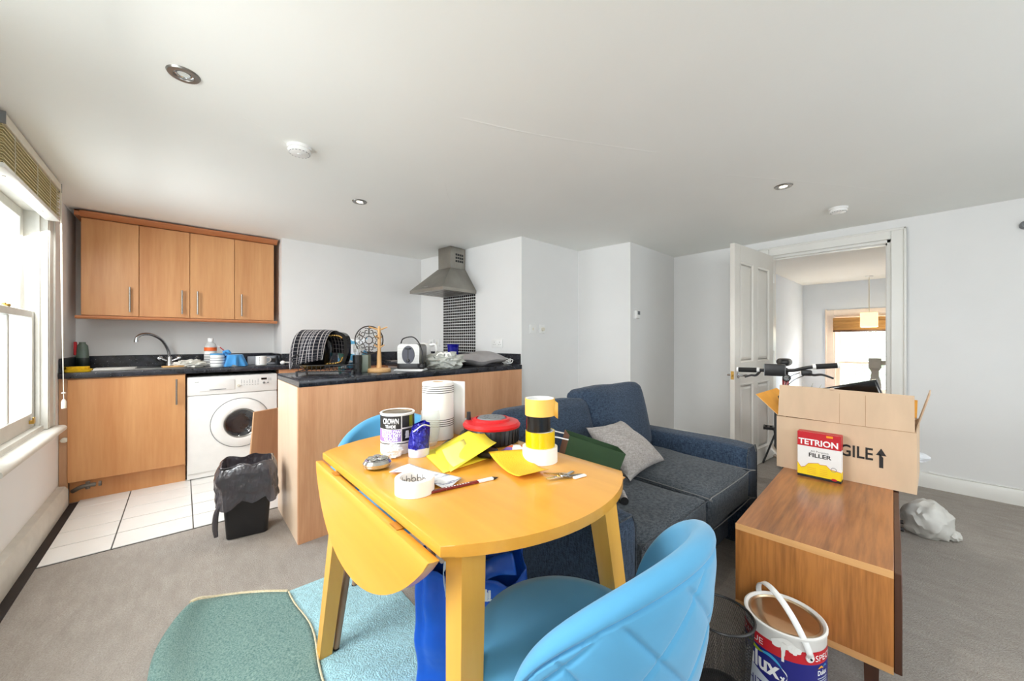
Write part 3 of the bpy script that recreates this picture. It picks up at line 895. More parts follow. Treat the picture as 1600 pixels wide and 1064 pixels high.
wall_plate('wall_socket', 'white double socket right of the mosaic splashback', on_hood_wall(0.31, 1.117), 0.146, 0.086, 'double')
s1 = wall_plate('wall_socket', 'white single socket with a lead plugged in behind the toaster', on_hood_wall(1.37, 1.117), 0.086, 0.086, 'single')
wall_plate('wall_switch', 'white fused switch left of the mosaic splashback', on_hood_wall(1.26, 1.117), 0.086, 0.086, 'switch', 'switch')
b = B(); b.box(-0.02, 0.02, -0.04, -0.009, -0.025, 0.02, 0.006, 2); b.obj('plug', 'white_plastic', s1)
w2 = math.atan2(0.02, 0.868)
wall_plate('wall_switch', 'white light switch, left of the pair on the wall above the sofa', T(2.545, 2.582, 1.258) @ RZ(w2), 0.086, 0.086, 'switch', 'switch')
wall_plate('wall_switch', 'white dimmer dial, right of the pair on the wall above the sofa', T(2.68, 2.585, 1.258) @ RZ(w2), 0.086, 0.086, 'dial', 'switch')
th = wall_plate('thermostat', 'white room thermostat with grey display on the narrow wall', T(3.46, 2.012, 1.41) @ RZ(math.atan2(0.03, 1.007)), 0.09, 0.09, 'none', 'thermostat')
b = B(); b.box(-0.038, 0.042, -0.026, -0.009, -0.04, 0.04, 0.004, 2); b.obj('housing', 'white_plastic', th)
b = B(); b.box(-0.012, 0.036, -0.0275, -0.0255, -0.002, 0.034); b.obj('display', 'grey_plastic', th)

# ceiling fittings
def downlight(x, y, label, lit):
    e = thing('downlight', label, 'downlight', (x, y, CEIL), 0)
    b = B(); b.lathe([(0.028, -0.003), (0.03, -0.007), (0.046, -0.006), (0.05, 0.0), (0.028, 0.0)], 30, close=True); b.obj('bezel', 'steel', e)
    b = B(); b.lathe([(0.028, -0.002), (0.026, -0.0005), (0.018, -0.0005), (0.0205, -0.003)], 24); b.obj('reflector', 'chrome', e)
    if lit and 'lamp_lit' not in MATS: mat('lamp_lit', (255, 246, 228), 0.4, emit=(255, 244, 222), estr=6.0)
    b = B(); b.lathe([(0, -0.003), (0.02, -0.0025), (0.0205, -0.001)], 20); b.obj('bulb', 'lamp_lit' if lit else 'clear_glass', e)
    if lit:
        sl = bpy.data.lights.new('downlight_beam', 'SPOT'); sl.energy = 14; sl.color = (1.0, 0.94, 0.85); sl.spot_size = 2.0; sl.spot_blend = 0.6; sl.shadow_soft_size = 0.03
        so_ = bpy.data.objects.new('downlight_beam', sl); COL.objects.link(so_); so_.location = (x, y, CEIL - 0.02)
    return e
downlight(0.003, 1.844, 'unlit brushed steel downlight nearest the window', False)
downlight(0.942, 2.70, 'lit downlight above the peninsula', True)
downlight(2.879, 0.639, 'lit downlight in front of the doorway', True)
def alarm(x, y, label):
    e = thing('smoke_alarm', label, 'smoke alarm', (x, y, CEIL))
    b = B(); b.lathe([(0, 0), (0.056, 0), (0.056, -0.014), (0, -0.014)], 30); b.obj('base', 'white_plastic', e)
    b = B(); b.lathe([(0.05, -0.014), (0.05, -0.019), (0.053, -0.02), (0.051, -0.03), (0.042, -0.036), (0.012, -0.036), (0.01, -0.039), (0, -0.039)], 30); b.obj('cover', 'white_plastic', e)
    b = B()
    for k in range(18):
        a = 2 * PI * k / 18; b.box(-0.004, 0.004, -0.001, 0.001, -0.001, 0.001, M=T(0.0465 * math.cos(a), 0.0465 * math.sin(a), -0.0335) @ RZ(a + PI / 2))
    b.obj('vent_slots', 'grey_plastic', e)
    return e
alarm(0.448, 2.146, 'white round smoke alarm over the kitchen side')
alarm(3.656, 0.473, 'white round smoke alarm near the doorway')

b = B(); b.lathe([(0, 0), (0.03, 0), (0.03, 0.012), (0.022, 0.03), (0, 0.034)], 22, RY(-PI / 2))
tag(b.obj('wall_sensor', 'grey_plastic', loc=(XR - 0.0005, -0.418, 1.94)), 'small round grey fitting high on the right wall', 'sensor')
# ------------------------------------------------------------------ slatted blind on the window
bl = thing('venetian_blind', 'cream slatted blind drawn up at the top of the window', 'blind', (-0.60, 3.11, 1.88))
mat('blind_slat', (214, 204, 160), 0.5, var=0.06, scale=20)
b = B(); b.box(-0.035, 0.035, -0.49, 0.49, 0.19, 0.235, 0.003); b.obj('head_rail', 'cream_plastic', bl)
sm = None
for k in range(15):
    if sm is None:
        bb = B()
        bb.grid(lambda u, v: (-0.028 + 0.056 * u, -0.485 + 0.97 * v, 0.004 * math.sin(PI * u)), 4, 1)
        sm = bb.mesh('slat'); sm.materials.append(MATS['blind_slat'])
    o = bpy.data.objects.new('slat', sm); COL.objects.link(o); o.parent = bl; o.location = (0.004 * math.sin(k * 2.1), 0, 0.028 + k * 0.0114)
    md = o.modifiers.new('thickness', 'SOLIDIFY'); md.thickness = 0.003
b = B(); b.box(-0.03, 0.032, -0.488, 0.488, 0.0, 0.022, 0.005, 2); b.obj('bottom_rail', 'gloss_white', bl)
for y in (-0.35, 0.0, 0.25, 0.4):
    b = B(); b.tube([(0.031, y, 0.2), (0.032, y, 0.1), (0.031, y, 0.01)], 0.0012, 6); b.obj('ladder_cord', 'cream_plastic', bl)
    b = B(); b.lathe([(0, -0.003), (0.006, -0.003), (0.006, 0.001), (0, 0.001)], 10, T(0.0, y, 0)); b.obj('cord_button', 'cream_plastic', bl)
for y0 in (0.49, -0.496): b = B(); b.box(-0.037, 0.037, y0, y0 + 0.006, 0.185, 0.238); b.obj('end_bracket', 'grey_plastic', bl)
b = B()
for dx in (0.0, 0.008):
    b.tube(bez([(0.036 + dx * 0.3, 0.455 + dx, 0.2), (0.04 + dx * 0.4, 0.452 + dx, -0.4), (0.05, 0.448, -1.06)], 8), 0.0016, 6)
b.tube([(0.05, 0.448, -1.06), (0.051, 0.449, -1.1)], 0.0018, 6); pc = b.obj('pull_cord', 'cream_plastic', bl)
b = B(); b.lathe([(0, -1.155), (0.011, -1.155), (0.011, -1.115), (0.006, -1.1), (0, -1.1)], 12, T(0.051, 0.449, 0)); b.blob((0.05, 0.448, -1.06), (0.01, 0.012, 0.005), 2, 0.2); b.obj('tassel', 'cream_plastic', pc)

# ------------------------------------------------------------------ things on the back worktop
# washing-up liquid
ds = thing('washing_up_bottle', 'dull green washing-up liquid bottle with red nozzle in the corner', 'bottle', (-0.585, 4.40, CT))
mat('murky_green', (96, 112, 100), 0.3, var=0.12); mat('bottle_dark', (32, 44, 40), 0.3, var=0.2)
b = B(); b.lathe([(0, 0.001), (0.034, 0.001), (0.037, 0.006), (0.036, 0.09), (0.036, 0.09)], 20, Matrix.Diagonal((1, 0.7, 1, 1))); b.obj('lower_label', 'bottle_dark', ds)
b = B(); b.lathe([(0.0355, 0.09), (0.033, 0.15), (0.03, 0.185), (0.018, 0.2), (0.018, 0.212), (0, 0.212)], 20, Matrix.Diagonal((1, 0.7, 1, 1))); b.obj('body', 'murky_green', ds)
b = B(); b.box(-0.045, -0.028, -0.012, 0.012, 0.11, 0.215, 0.004); b.obj('trigger', 'red_ink', ds)
# sponge
mat('sponge_yellow', (232, 186, 20), 0.9, var=0.12, scale=60, bump=0.6, bscale=200)
b = B(); b.prism([(x + 0.004 * math.sin(9 * y), y) for x, y in rrect(-0.065, 0.065, -0.045, 0.045, 0.015)], 0.0, 0.018, 0.005, 2); b.prism([(x * 0.95, y * 0.9 + 0.005) for x, y in rrect(-0.06, 0.055, -0.045, 0.045, 0.02)], 0.0182, 0.036, 0.006, 2)
tag(b.obj('cleaning_cloth', 'sponge_yellow', loc=(-0.56, 4.07, CT + 0.001)), 'folded yellow sponge cloth on the worktop by the window', 'cloth')
# wooden scraper, crumpled wrappers
b = B(); b.box(-0.09, 0.09, -0.02, 0.02, 0.007, 0.022, 0.005, 2, M=RZ(0.25))
tag(b.obj('wooden_scraper', 'pale_wood', loc=(-0.035, 4.08, CT)), 'pale wooden scraper lying across the sink edge', 'scraper')
mat('crumpled_film', (214, 212, 204), 0.35, var=0.2, scale=30, bump=0.8, bscale=50)
b = B(); b.blob((0, 0, 0.03), (0.10, 0.05, 0.033), 4, 0.45, 4.0, 2, flat=0.001)
tag(b.obj('crumpled_wrapping', 'crumpled_film', loc=(0.05, 4.11, CT)), 'crumpled pale wrapping beside the sink', 'wrapping')
b = B(); b.tube([(0.0, 0, 0.0), (0.075, 0.01, 0.065)], 0.006, 8); b.tube([(0.075, 0.01, 0.065), (0.09, 0.012, 0.08)], 0.009, 8)
tag(b.obj('dark_handled_knife', 'dark_plastic', loc=(0.01, 4.17, CT + 0.008)), 'dark handled tool leaning on the crumpled wrapping', 'tool')
# white spirit bottle
wb = thing('solvent_bottle', 'clear plastic bottle with orange label and white cap', 'bottle', (0.185, 4.22, CT))
glassy('bottle_clear', (236, 238, 238), 0.5, 0.12); mat('label_orange', (232, 104, 40), 0.5, var=0.05)
b = B(); b.lathe([(0, 0.001), (0.042, 0.001), (0.044, 0.006), (0.044, 0.17), (0.036, 0.195), (0.018, 0.212), (0.018, 0.222), (0, 0.222)], 24); b.obj('body', 'bottle_clear', wb)
b = B(); b.lathe([(0, 0.214), (0.021, 0.214), (0.021, 0.245), (0, 0.245)], 18); b.obj('cap', 'white_plastic', wb)
b = B(); b.lathe([(0.0446, 0.135), (0.0446, 0.165)], 24); b.obj('orange_label', 'label_orange', wb)
b = B(); b.lathe([(0.0446, 0.02), (0.0446, 0.13)], 24); lb = b.obj('white_label', 'paper_white', wb)
b = B()
for k in range(6): b.lathe([(0.0449, 0.03 + k * 0.014), (0.0449, 0.036 + k * 0.014)], 24)
b.obj('label_print', 'grey_plastic', lb)
# tub with blue lid
def tub(name, label, x, y, r, h, lid_m):
    e = thing(name, label, 'tub', (x, y, CT))
    b = B(); b.lathe([(0, 0.001), (r * 0.92, 0.001), (r, 0.01), (r, h - 0.012), (0, h - 0.012)], 28); b.obj('body', 'white_plastic', e)
    b = B(); b.lathe([(0, h), (r * 0.96, h), (r * 1.05, h - 0.004), (r * 1.05, h - 0.014), (r * 1.0, h - 0.014)], 28); b.obj('lid', lid_m, e)
    b = B(); b.lathe([(r * 1.008, 0.02), (r * 1.008, h - 0.03)], 28); lb = b.obj('label', 'paper_white', e)
    b = B()
    for k in range(3): b.lathe([(r * 1.012, 0.03 + k * 0.022), (r * 1.012, 0.035 + k * 0.022)], 28)
    b.obj('label_print', 'grey_plastic', lb)
    return e
mat('sky_blue', (84, 150, 196), 0.45, var=0.05)
tub('filler_tub', 'small white tub with pale blue lid next to the clear bottle', 0.225, 4.075, 0.05, 0.115, 'sky_blue')
tub('filler_tub', 'white tub hidden under the blue cloth', 0.345, 4.06, 0.052, 0.1, 'sky_blue')
# blue cloth draped over that tub
mat('blue_cloth', (66, 146, 208), 0.85, var=0.1, scale=12, sheen=0.3)
def drape(cx, cy, r0, top, hem, folds, nu=64, nv=16, seed=0, wob=0.02):
    def fn(u, v):
        a = 2 * PI * u
        k = noise.noise(Vector((math.cos(a) * 1.3 + seed, math.sin(a) * 1.3, seed * 0.7)))
        if v < 0.35:
            r = r0 * 1.06 * v / 0.35; z = top + 0.004 - 0.003 * v
        else:
            t = (v - 0.35) / 0.65
            hm = hem * (1 + 0.55 * k)
            r = r0 * 1.06 + t * (0.022 + wob * math.sin(folds * a + 1.2 * k) ) ; z = max(0.003, top - t * hm)
        return (cx + r * math.cos(a), cy + r * math.sin(a), z)
    return fn
b = B(); b.grid(drape(0, 0, 0.055, 0.101, 0.085, 7, seed=2), 64, 14, wrap_u=True)
b.tube(bez([(-0.05, 0.0, 0.1), (-0.075, -0.01, 0.12), (-0.06, -0.02, 0.135), (-0.03, -0.02, 0.115)], 6), [0.012 + 0.004 * math.sin(k) for k in range(19)], 8)
tag(b.obj('blue_cloth', 'blue_cloth', loc=(0.345, 4.06, CT)), 'bright blue cleaning cloth draped over a tub', 'cloth')
b = B(); b.tube([(0, 0, 0), (-0.055, -0.01, 0.055)], 0.004, 8); b.tube([(-0.05, -0.009, 0.05), (-0.062, -0.011, 0.062)], 0.0045, 8, mi=1)
tag(b.obj('paint_brush', ['red_ink', 'white_plastic'], loc=(0.29, 4.075, CT + 0.118)), 'thin red and white brush poking out beside the blue cloth', 'brush')
# mug with dots
mg = thing('mug', 'white mug with a column of black dots', 'mug', (0.535, 4.04, CT))
b = B(); b.lathe([(0, 0.001), (0.036, 0.001), (0.042, 0.006), (0.042, 0.085), (0.039, 0.085), (0.039, 0.01), (0, 0.01)], 26); b.obj('body', 'white_plastic', mg)
b = B(); b.tube(bez([(0.04, 0.005, 0.07), (0.068, 0.01, 0.066), (0.072, 0.01, 0.04), (0.04, 0.005, 0.022)], 6), 0.005, 8); b.obj('handle', 'white_plastic', mg)
b = B()
for k in range(5): b.lathe([(0, 0), (0.003, 0), (0.003, 0.0008), (0, 0.0008)], 8, T(-0.018, -0.0385, 0.02 + k * 0.013) @ RX(PI / 2))
b.obj('dot_print', 'black_ink', mg)
# grey loaf tin on its side
gt = thing('grey_container', 'pale grey open container lying behind the mug', 'container', (0.60, 4.28, CT))
mat('pale_grey', (168, 172, 180), 0.4, var=0.04)
b = B()
pl = rrect(-0.14, 0.1, -0.06, 0.06, 0.05); pi = rrect(-0.13, 0.09, -0.05, 0.05, 0.043)
def wallring(b, A, C, z0, z1):
    n = len(A)
    for k in range(n):
        j = (k + 1) % n
        b.face([(*A[k], z0), (*A[j], z0), (*A[j], z1), (*A[k], z1)]); b.face([(*C[k], z1), (*C[j], z1), (*C[j], z0), (*C[k], z0)]); b.face([(*A[k], z1), (*A[j], z1), (*C[j], z1), (*C[k], z1)])
wallring(b, pl, pi, 0.001, 0.075); b.prism(pi, 0.001, 0.006)
b.obj('shell', 'pale_grey', gt)
b = B(); b.box(0.03, 0.075, -0.062, -0.058, 0.02, 0.055); b.obj('cut_out', 'dark_plastic', gt)
b = B(); b.blob((0, 0, 0.02), (0.022, 0.018, 0.019), 2, 0.1, 2); b.tube([(0.02, 0, 0.02), (0.06, 0.01, 0.018)], 0.008, 8)
tag(b.obj('white_plug', 'white_plastic', loc=(0.70, 4.02, CT)), 'small white plug lying at the end of the back worktop', 'plug')
# ------------------------------------------------------------------ things on the peninsula
CA = -math.radians(41.45)
wire = 'dark_plastic'
rk = thing('dish_rack', 'black wire dish rack on the peninsula under the kettle', 'dish rack', (0.747, 2.73, CT), math.radians(-26))
b = B()
for y in (-0.12, 0.12): b.tube([(-0.17, y, 0.022), (0.17, y, 0.022)], 0.0035, 8); b.tube([(-0.17, y, 0.062), (0.17, y, 0.062)], 0.0035, 8)
for x in (-0.17, 0.17): b.tube([(x, -0.12, 0.022), (x, 0.12, 0.022)], 0.0035, 8); b.tube([(x, -0.12, 0.062), (x, 0.12, 0.062)], 0.0035, 8)
b.obj('frame', wire, rk)
for k in range(13):
    x = -0.156 + k * 0.026
    b = B(); b.tube([(x, -0.12, 0.062), (x, -0.12, 0.024), (x, 0.12, 0.024), (x, 0.12, 0.062)], 0.002, 6); b.obj('wire', wire, rk)
for x, y in ((-0.165, -0.12), (0.165, -0.12), (-0.165, 0.12), (0.165, 0.12)):
    b = B(); b.lathe([(0, 0.0005), (0.008, 0.0005), (0.006, 0.022), (0, 0.022)], 10, T(x, y, 0)); b.obj('foot', wire, rk)
b = B(); b.tube(bez([(-0.17, -0.1, 0.06), (-0.2, -0.1, 0.1), (-0.18, -0.06, 0.13), (-0.17, -0.02, 0.1), (-0.17, 0.0, 0.06)], 8), 0.004, 8); b.obj('side_hook', wire, rk)

kt = thing('kettle', 'black and brass kettle with big loop handle lying in the dish rack', 'kettle', (0.745, 2.80, CT + 0.028), CA)
mat('aged_brass', (206, 166, 96), 0.25, 0.9, var=0.2, scale=9)
b = B(); b.lathe([(0, 0.0), (0.055, 0.002), (0.09, 0.03), (0.112, 0.085), (0.115, 0.14), (0.108, 0.19), (0.085, 0.23), (0.05, 0.245), (0, 0.247)], 32, T(-0.075, 0, 0)); b.obj('body', 'black_gloss', kt)
b = B(); b.lathe([(0.055, 0.001), (0.09, 0.018), (0.096, 0.032), (0.085, 0.012), (0.055, -0.001)], 32, T(-0.075, 0, 0)); b.obj('base_band', 'aged_brass', kt)
loop = [(-0.02, 0.245), (0.1, 0.243), (0.138, 0.225), (0.15, 0.19), (0.15, 0.12), (0.145, 0.07), (0.115, 0.03), (-0.01, 0.015)]
b = B()
P = bez([(x, 0, z) for x, z in loop], 6)
n = len(P)
def ring_pt(i, k):
    p = P[i]; d = (P[min(i + 1, n - 1)] - P[max(i - 1, 0)]).normalized(); nn = Vector((d.z, 0, -d.x))
    w, t = 0.03, 0.012
    return p + nn * (t if k in (1, 2) else -t) + Vector((0, (-w if k in (0, 1) else w), 0))
for i in range(n - 1):
    for k in range(4): b.face([ring_pt(i, k), ring_pt(i, (k + 1) % 4), ring_pt(i + 1, (k + 1) % 4), ring_pt(i + 1, k)], 0 if k == 1 or k == 3 else 0)
b.obj('loop_handle', 'black_gloss', kt)
b = B()
P2 = bez([(x * 0.88 + 0.006, 0, 0.01 + z * 0.9) for x, z in loop[:3]], 6); P3 = bez([(x * 0.9, 0, 0.018 + z * 0.9) for x, z in loop[5:]], 6)
for Q in (P2, P3):
    for i in range(len(Q) - 1): b.face([Q[i] + Vector((0, -0.031, 0)), Q[i + 1] + Vector((0, -0.031, 0)), Q[i + 1] + Vector((0, 0.031, 0)), Q[i] + Vector((0, 0.031, 0))])
b.obj('handle_lining', 'aged_brass', kt, solid=0.012)

def checked(name):
    m, nt, bs, tc = _base(name)
    sx = nt.nodes.new('ShaderNodeSeparateXYZ'); nt.links.new(tc.outputs['UV'], sx.inputs[0])
    def stripes(out, n, w):
        a = nt.nodes.new('ShaderNodeMath'); a.operation = 'MULTIPLY'; a.inputs[1].default_value = n; nt.links.new(out, a.inputs[0])
        f = nt.nodes.new('ShaderNodeMath'); f.operation = 'FRACT'; nt.links.new(a.outputs[0], f.inputs[0])
        l = nt.nodes.new('ShaderNodeMath'); l.operation = 'LESS_THAN'; l.inputs[1].default_value = w; nt.links.new(f.outputs[0], l.inputs[0])
        return l.outputs[0]
    mx = nt.nodes.new('ShaderNodeMath'); mx.operation = 'MAXIMUM'
    h = nt.nodes.new('ShaderNodeMath'); h.operation = 'MULTIPLY'; h.inputs[1].default_value = 0.4
    nt.links.new(stripes(sx.outputs[1], 22, 0.16), h.inputs[0])
    nt.links.new(stripes(sx.outputs[0], 12, 0.16), mx.inputs[0]); nt.links.new(h.outputs[0], mx.inputs[1])
    nt.links.new(_mix(nt, mx.outputs[0], lin((24, 24, 34)), lin((190, 184, 184))), bs.inputs['Base Color'])
    bs.inputs['Roughness'].default_value = 0.95
    _bump(nt, bs, _noise(nt, tc.outputs['Object'], 300), 0.4, 0.003)
checked('towel_check')
b = B()
prof = bez([(0, 0.135, 0.10), (0, 0.125, 0.19), (0, 0.06, 0.253), (0, -0.03, 0.262), (0, -0.1, 0.225), (0, -0.14, 0.15), (0, -0.155, 0.07), (0, -0.158, 0.02)], 6)
uvl = b.bm.loops.layers.uv.new('UVMap')
nu, nv = 34, len(prof) - 1
V = []
for i in range(nu + 1):
    u = i / nu; row = []
    for j in range(nv + 1):
        t = j / nv; p = prof[j]
        xx = -0.185 + 0.235 * u + 0.03 * (1 - t) * u
        s = 0.016 * math.sin(u * 9 + t * 3) + 0.009 * math.sin(u * 21 - 2 * t)
        zz = p.z + (0.05 * u * max(0, t - 0.6) * 2.2) - 0.03 * max(0, abs(u - 0.45) - 0.3) * (1 - t)
        side = 0.05 * max(0, 0.18 - u) * 5
        row.append(b.bm.verts.new((xx, p.y - s * (0.4 + t) + side, zz - side * 0.6)))
    V.append(row)
for i in range(nu):
    for j in range(nv):
        f = b.bm.faces.new((V[i][j], V[i + 1][j], V[i + 1][j + 1], V[i][j + 1]))
        for lp, (a, c) in zip(f.loops, ((i, j), (i + 1, j), (i + 1, j + 1), (i, j + 1))): lp[uvl].uv = (a / nu, c / nv)
tag(b.obj('tea_towel', 'towel_check', loc=(0.745, 2.80, CT + 0.034), solid=0.004), 'dark blue and white checked tea towel hung over the kettle', 'towel').rotation_euler = (0, 0, CA)

# cutlery holder with forks, grey-green pot
ch = thing('cutlery_holder', 'black cutlery pot beside the dish rack', 'pot', (0.925, 2.70, CT), CA)
b = B(); b.lathe([(0, 0.001), (0.028, 0.001), (0.031, 0.12), (0.028, 0.12), (0.026, 0.006), (0, 0.006)], 20); b.obj('pot', 'dark_plastic', ch)
def fork(x, y, tilt, label, z=0.0):
    e = thing('fork', label, 'fork', (x, y, CT + 0.02), CA, 'forks in the cutlery pot')
    M = RY(tilt)
    b = B(); b.tube([M @ Vector((0, 0, 0)), M @ Vector((0, 0, 0.12))], [0.004, 0.0035], 6); b.box(-0.010, 0.010, -0.0012, 0.0012, 0.12, 0.145, M=M); b.obj('handle', 'steel', e)
    for k in range(4): b = B(); b.box(-0.010 + k * 0.006, -0.0075 + k * 0.006, -0.001, 0.001, 0.145, 0.178, M=M); b.obj('tine', 'steel', e)
fork(0.917, 2.70, -0.06, 'steel fork tilting left in the cutlery pot'); fork(0.932, 2.70, 0.07, 'steel fork tilting right in the cutlery pot')
mat('grey_green', (108, 118, 106), 0.5, var=0.05)
b = B(); b.box(-0.028, 0.028, -0.028, 0.028, 0.001, 0.122, 0.004, 2); 
tag(b.obj('grey_green_caddy', 'grey_green', loc=(0.985, 2.70, CT)), 'plain grey green square pot beside the black cutlery pot', 'pot').rotation_euler = (0, 0, CA)
# colourful packet behind
def packet(name, cols, scale):
    m, nt, bs, tc = _base(name)
    vo = nt.nodes.new('ShaderNodeTexVoronoi'); vo.inputs['Scale'].default_value = scale; nt.links.new(_map(nt, tc.outputs['Object'], (1, 1, 2)), vo.inputs['Vector'])
    sp_ = nt.nodes.new('ShaderNodeSeparateXYZ'); nt.links.new(vo.outputs['Color'], sp_.inputs[0])
    cr = nt.nodes.new('ShaderNodeValToRGB'); cr.color_ramp.interpolation = 'CONSTANT'
    cr.color_ramp.elements[0].color = (*lin(cols[0]), 1); cr.color_ramp.elements[1].position = 0.999
    for k, c in enumerate(cols[1:]):
        e = cr.color_ramp.elements.new((k + 1) / len(cols)); e.color = (*lin(c), 1)
    nt.links.new(sp_.outputs[0], cr.inputs[0]); nt.links.new(cr.outputs[0], bs.inputs['Base Color']); bs.inputs['Roughness'].default_value = 0.3
packet('packet_print', [(232, 234, 238), (90, 170, 214), (24, 120, 100), (236, 238, 240), (216, 92, 140), (230, 234, 240)], 12)
b = B()
b.pillow(lambda u, v, s: ((-0.11 + 0.22 * u), s * 0.04 * math.sin(PI * u) ** 0.5 * math.sin(PI * min(1, v * 1.0)) ** 0.6, 0.002 + 0.235 * v + 0.01 * math.sin(7 * u) * v), 14, 14)
tag(b.obj('laundry_packet', 'packet_print', loc=(0.955, 2.885, CT)), 'glossy white blue and green packet standing behind the kettle', 'packet').rotation_euler = (0, 0, CA)

# mug tree with iron scroll disc hung on it
mt = thing('mug_tree', 'turned wooden mug tree with pegs', 'mug tree', (1.065, 2.655, CT), CA)
b = B(); b.lathe([(0, 0.0005), (0.08, 0.0005), (0.083, 0.01), (0.078, 0.024), (0.03, 0.028), (0, 0.028)], 36); b.obj('base', 'pale_wood', mt)
b = B(); b.lathe([(0.018, 0.028), (0.016, 0.06), (0.015, 0.12), (0.012, 0.15), (0.011, 0.3), (0.008, 0.325), (0, 0.33)], 18); b.obj('post', 'pale_wood', mt)
for k, (z, a, l) in enumerate(((0.30, 0.3, 0.055), (0.30, 0.3 + PI, 0.07), (0.235, 1.4, 0.05), (0.235, 1.4 + PI, 0.05), (0.17, -0.5, 0.05), (0.17, PI - 0.5, 0.05))):
    b = B(); b.tube([(0, 0, z), (l * math.cos(a), l * math.sin(a), z + 0.022)], [0.006, 0.0045], 8); b.obj('peg', 'pale_wood', mt)
tv = thing('iron_trivet', 'round wrought iron scrollwork trivet hanging behind the mug tree', 'trivet', (1.058, 2.70, CT + 0.12), CA)
mat('wrought_iron', (66, 62, 58), 0.45, 0.6, var=0.2)
tc0 = Vector((-0.05, 0.0, 0.107))
b = B(); b.tube([tc0 + Vector((0.102 * math.cos(2 * PI * k / 40), 0, 0.102 * math.sin(2 * PI * k / 40))) for k in range(40)], 0.0045, 8, closed=True); b.obj('rim', 'wrought_iron', tv)
def spiral(c, r, a0, turns, sgn):
    return [tc0 + Vector((c[0] + r * (1 - 0.75 * t) * math.cos(a0 + sgn * turns * 2 * PI * t), 0, c[1] + r * (1 - 0.75 * t) * math.sin(a0 + sgn * turns * 2 * PI * t))) for t in [k / 18 for k in range(19)]]
for k in range(6):
    a = 2 * PI * k / 6
    for s in (-1, 1):
        b = B(); b.tube(spiral((0.066 * math.cos(a + s * 0.26), 0.066 * math.sin(a + s * 0.26)), 0.025, a, 1.2, s), 0.003, 6); b.obj('scroll', 'wrought_iron', tv)
b = B(); b.tube([tc0 + Vector((0.027 * math.cos(2 * PI * k / 20), 0, 0.027 * math.sin(2 * PI * k / 20))) for k in range(20)], 0.0035, 6, closed=True); b.obj('centre_ring', 'wrought_iron', tv)
b = B()
for k in range(6): a = 2 * PI * (k + 0.5) / 6; b.tube([tc0 + Vector((0.028 * math.cos(a), 0, 0.028 * math.sin(a))), tc0 + Vector((0.1 * math.cos(a), 0, 0.1 * math.sin(a)))], 0.0025, 6)
b.obj('spokes', 'wrought_iron', tv)

# toaster on a pile of papers
for k in range(3):
    b = B(); b.box(-0.105, 0.105, -0.075, 0.075, 0.001 + k * 0.004, 0.0045 + k * 0.004)
    o = tag(b.obj('paper_pile', 'paper_white', loc=(1.285, 2.60, CT)), ('bottom', 'middle', 'top')[k] + ' of the white papers under the toaster', 'papers', 'papers under the toaster'); o.rotation_euler = (0, 0, CA + 0.06 * (k - 1))
to = thing('toaster', 'brushed steel toaster with black lever end and black base', 'toaster', (1.335, 2.675, CT + 0.0135), CA)
b = B(); b.prism(rrect(-0.086, 0.086, -0.125, 0.125, 0.02), 0.0, 0.04, 0.006, 2); b.obj('base', 'dark_plastic', to)
b = B()
sec = [(-0.08, 0.04), (-0.082, 0.12)] + [(-0.055 + 0.027 * math.cos(t), 0.155 + 0.03 * math.sin(t)) for t in [PI - k * PI / 2 / 5 for k in range(6)]] + [(0.055 + 0.027 * math.cos(t), 0.155 + 0.03 * math.sin(t)) for t in [PI / 2 - k * PI / 2 / 5 for k in range(6)]] + [(0.082, 0.12), (0.08, 0.04)]
b.sweep(sec, -0.118, 0.118, 'y'); b.obj('shell', 'steel', to)
mat('slate_grey', (72, 74, 86), 0.45, var=0.05)
b = B(); b.box(-0.046, 0.046, -0.124, -0.1185, 0.045, 0.165, 0.0); 
b2 = B(); b2.lathe([(0, 0), (0.046, 0), (0.046, 0.006), (0, 0.006)], 30, T(0, -0.118, 0.105) @ Matrix.Diagonal((1, 1, 1.45, 1)) @ RX(PI / 2)); b.bm.free()
ep = b2.obj('end_plate', 'slate_grey', to)
b = B(); b.box(-0.003, 0.003, -0.1255, -0.1235, 0.06, 0.155); b.box(-0.018, 0.018, -0.14, -0.1235, 0.146, 0.156, 0.002); b.obj('lever', 'dark_plastic', ep)
b = B(); b.lathe([(0, 0), (0.013, 0), (0.011, 0.012), (0, 0.014)], 16, T(0, -0.124, 0.062) @ RX(PI / 2)); b.obj('dial', 'dark_plastic', ep)
for s in (-1, 1): b = B(); b.box(s * 0.03 - 0.012, s * 0.03 + 0.012, -0.09, 0.09, 0.1835, 0.187); b.obj('bread_slot', 'dark_plastic', to)
b = B(); b.tube(bez([(-0.075, -0.05, 0.19), (-0.05, -0.07, 0.225), (0.02, -0.08, 0.238), (0.07, -0.1, 0.2), (0.1, -0.115, 0.13), (0.105, -0.12, 0.06), (0.1, -0.115, 0.03)], 8), 0.0045, 8); c_ = b.obj('power_lead', 'dark_plastic', to)
b = B(); b.blob((0.1, -0.115, 0.018), (0.024, 0.02, 0.026), 2, 0.15, 2, flat=-0.012); b.obj('plug', 'dark_plastic', c_)
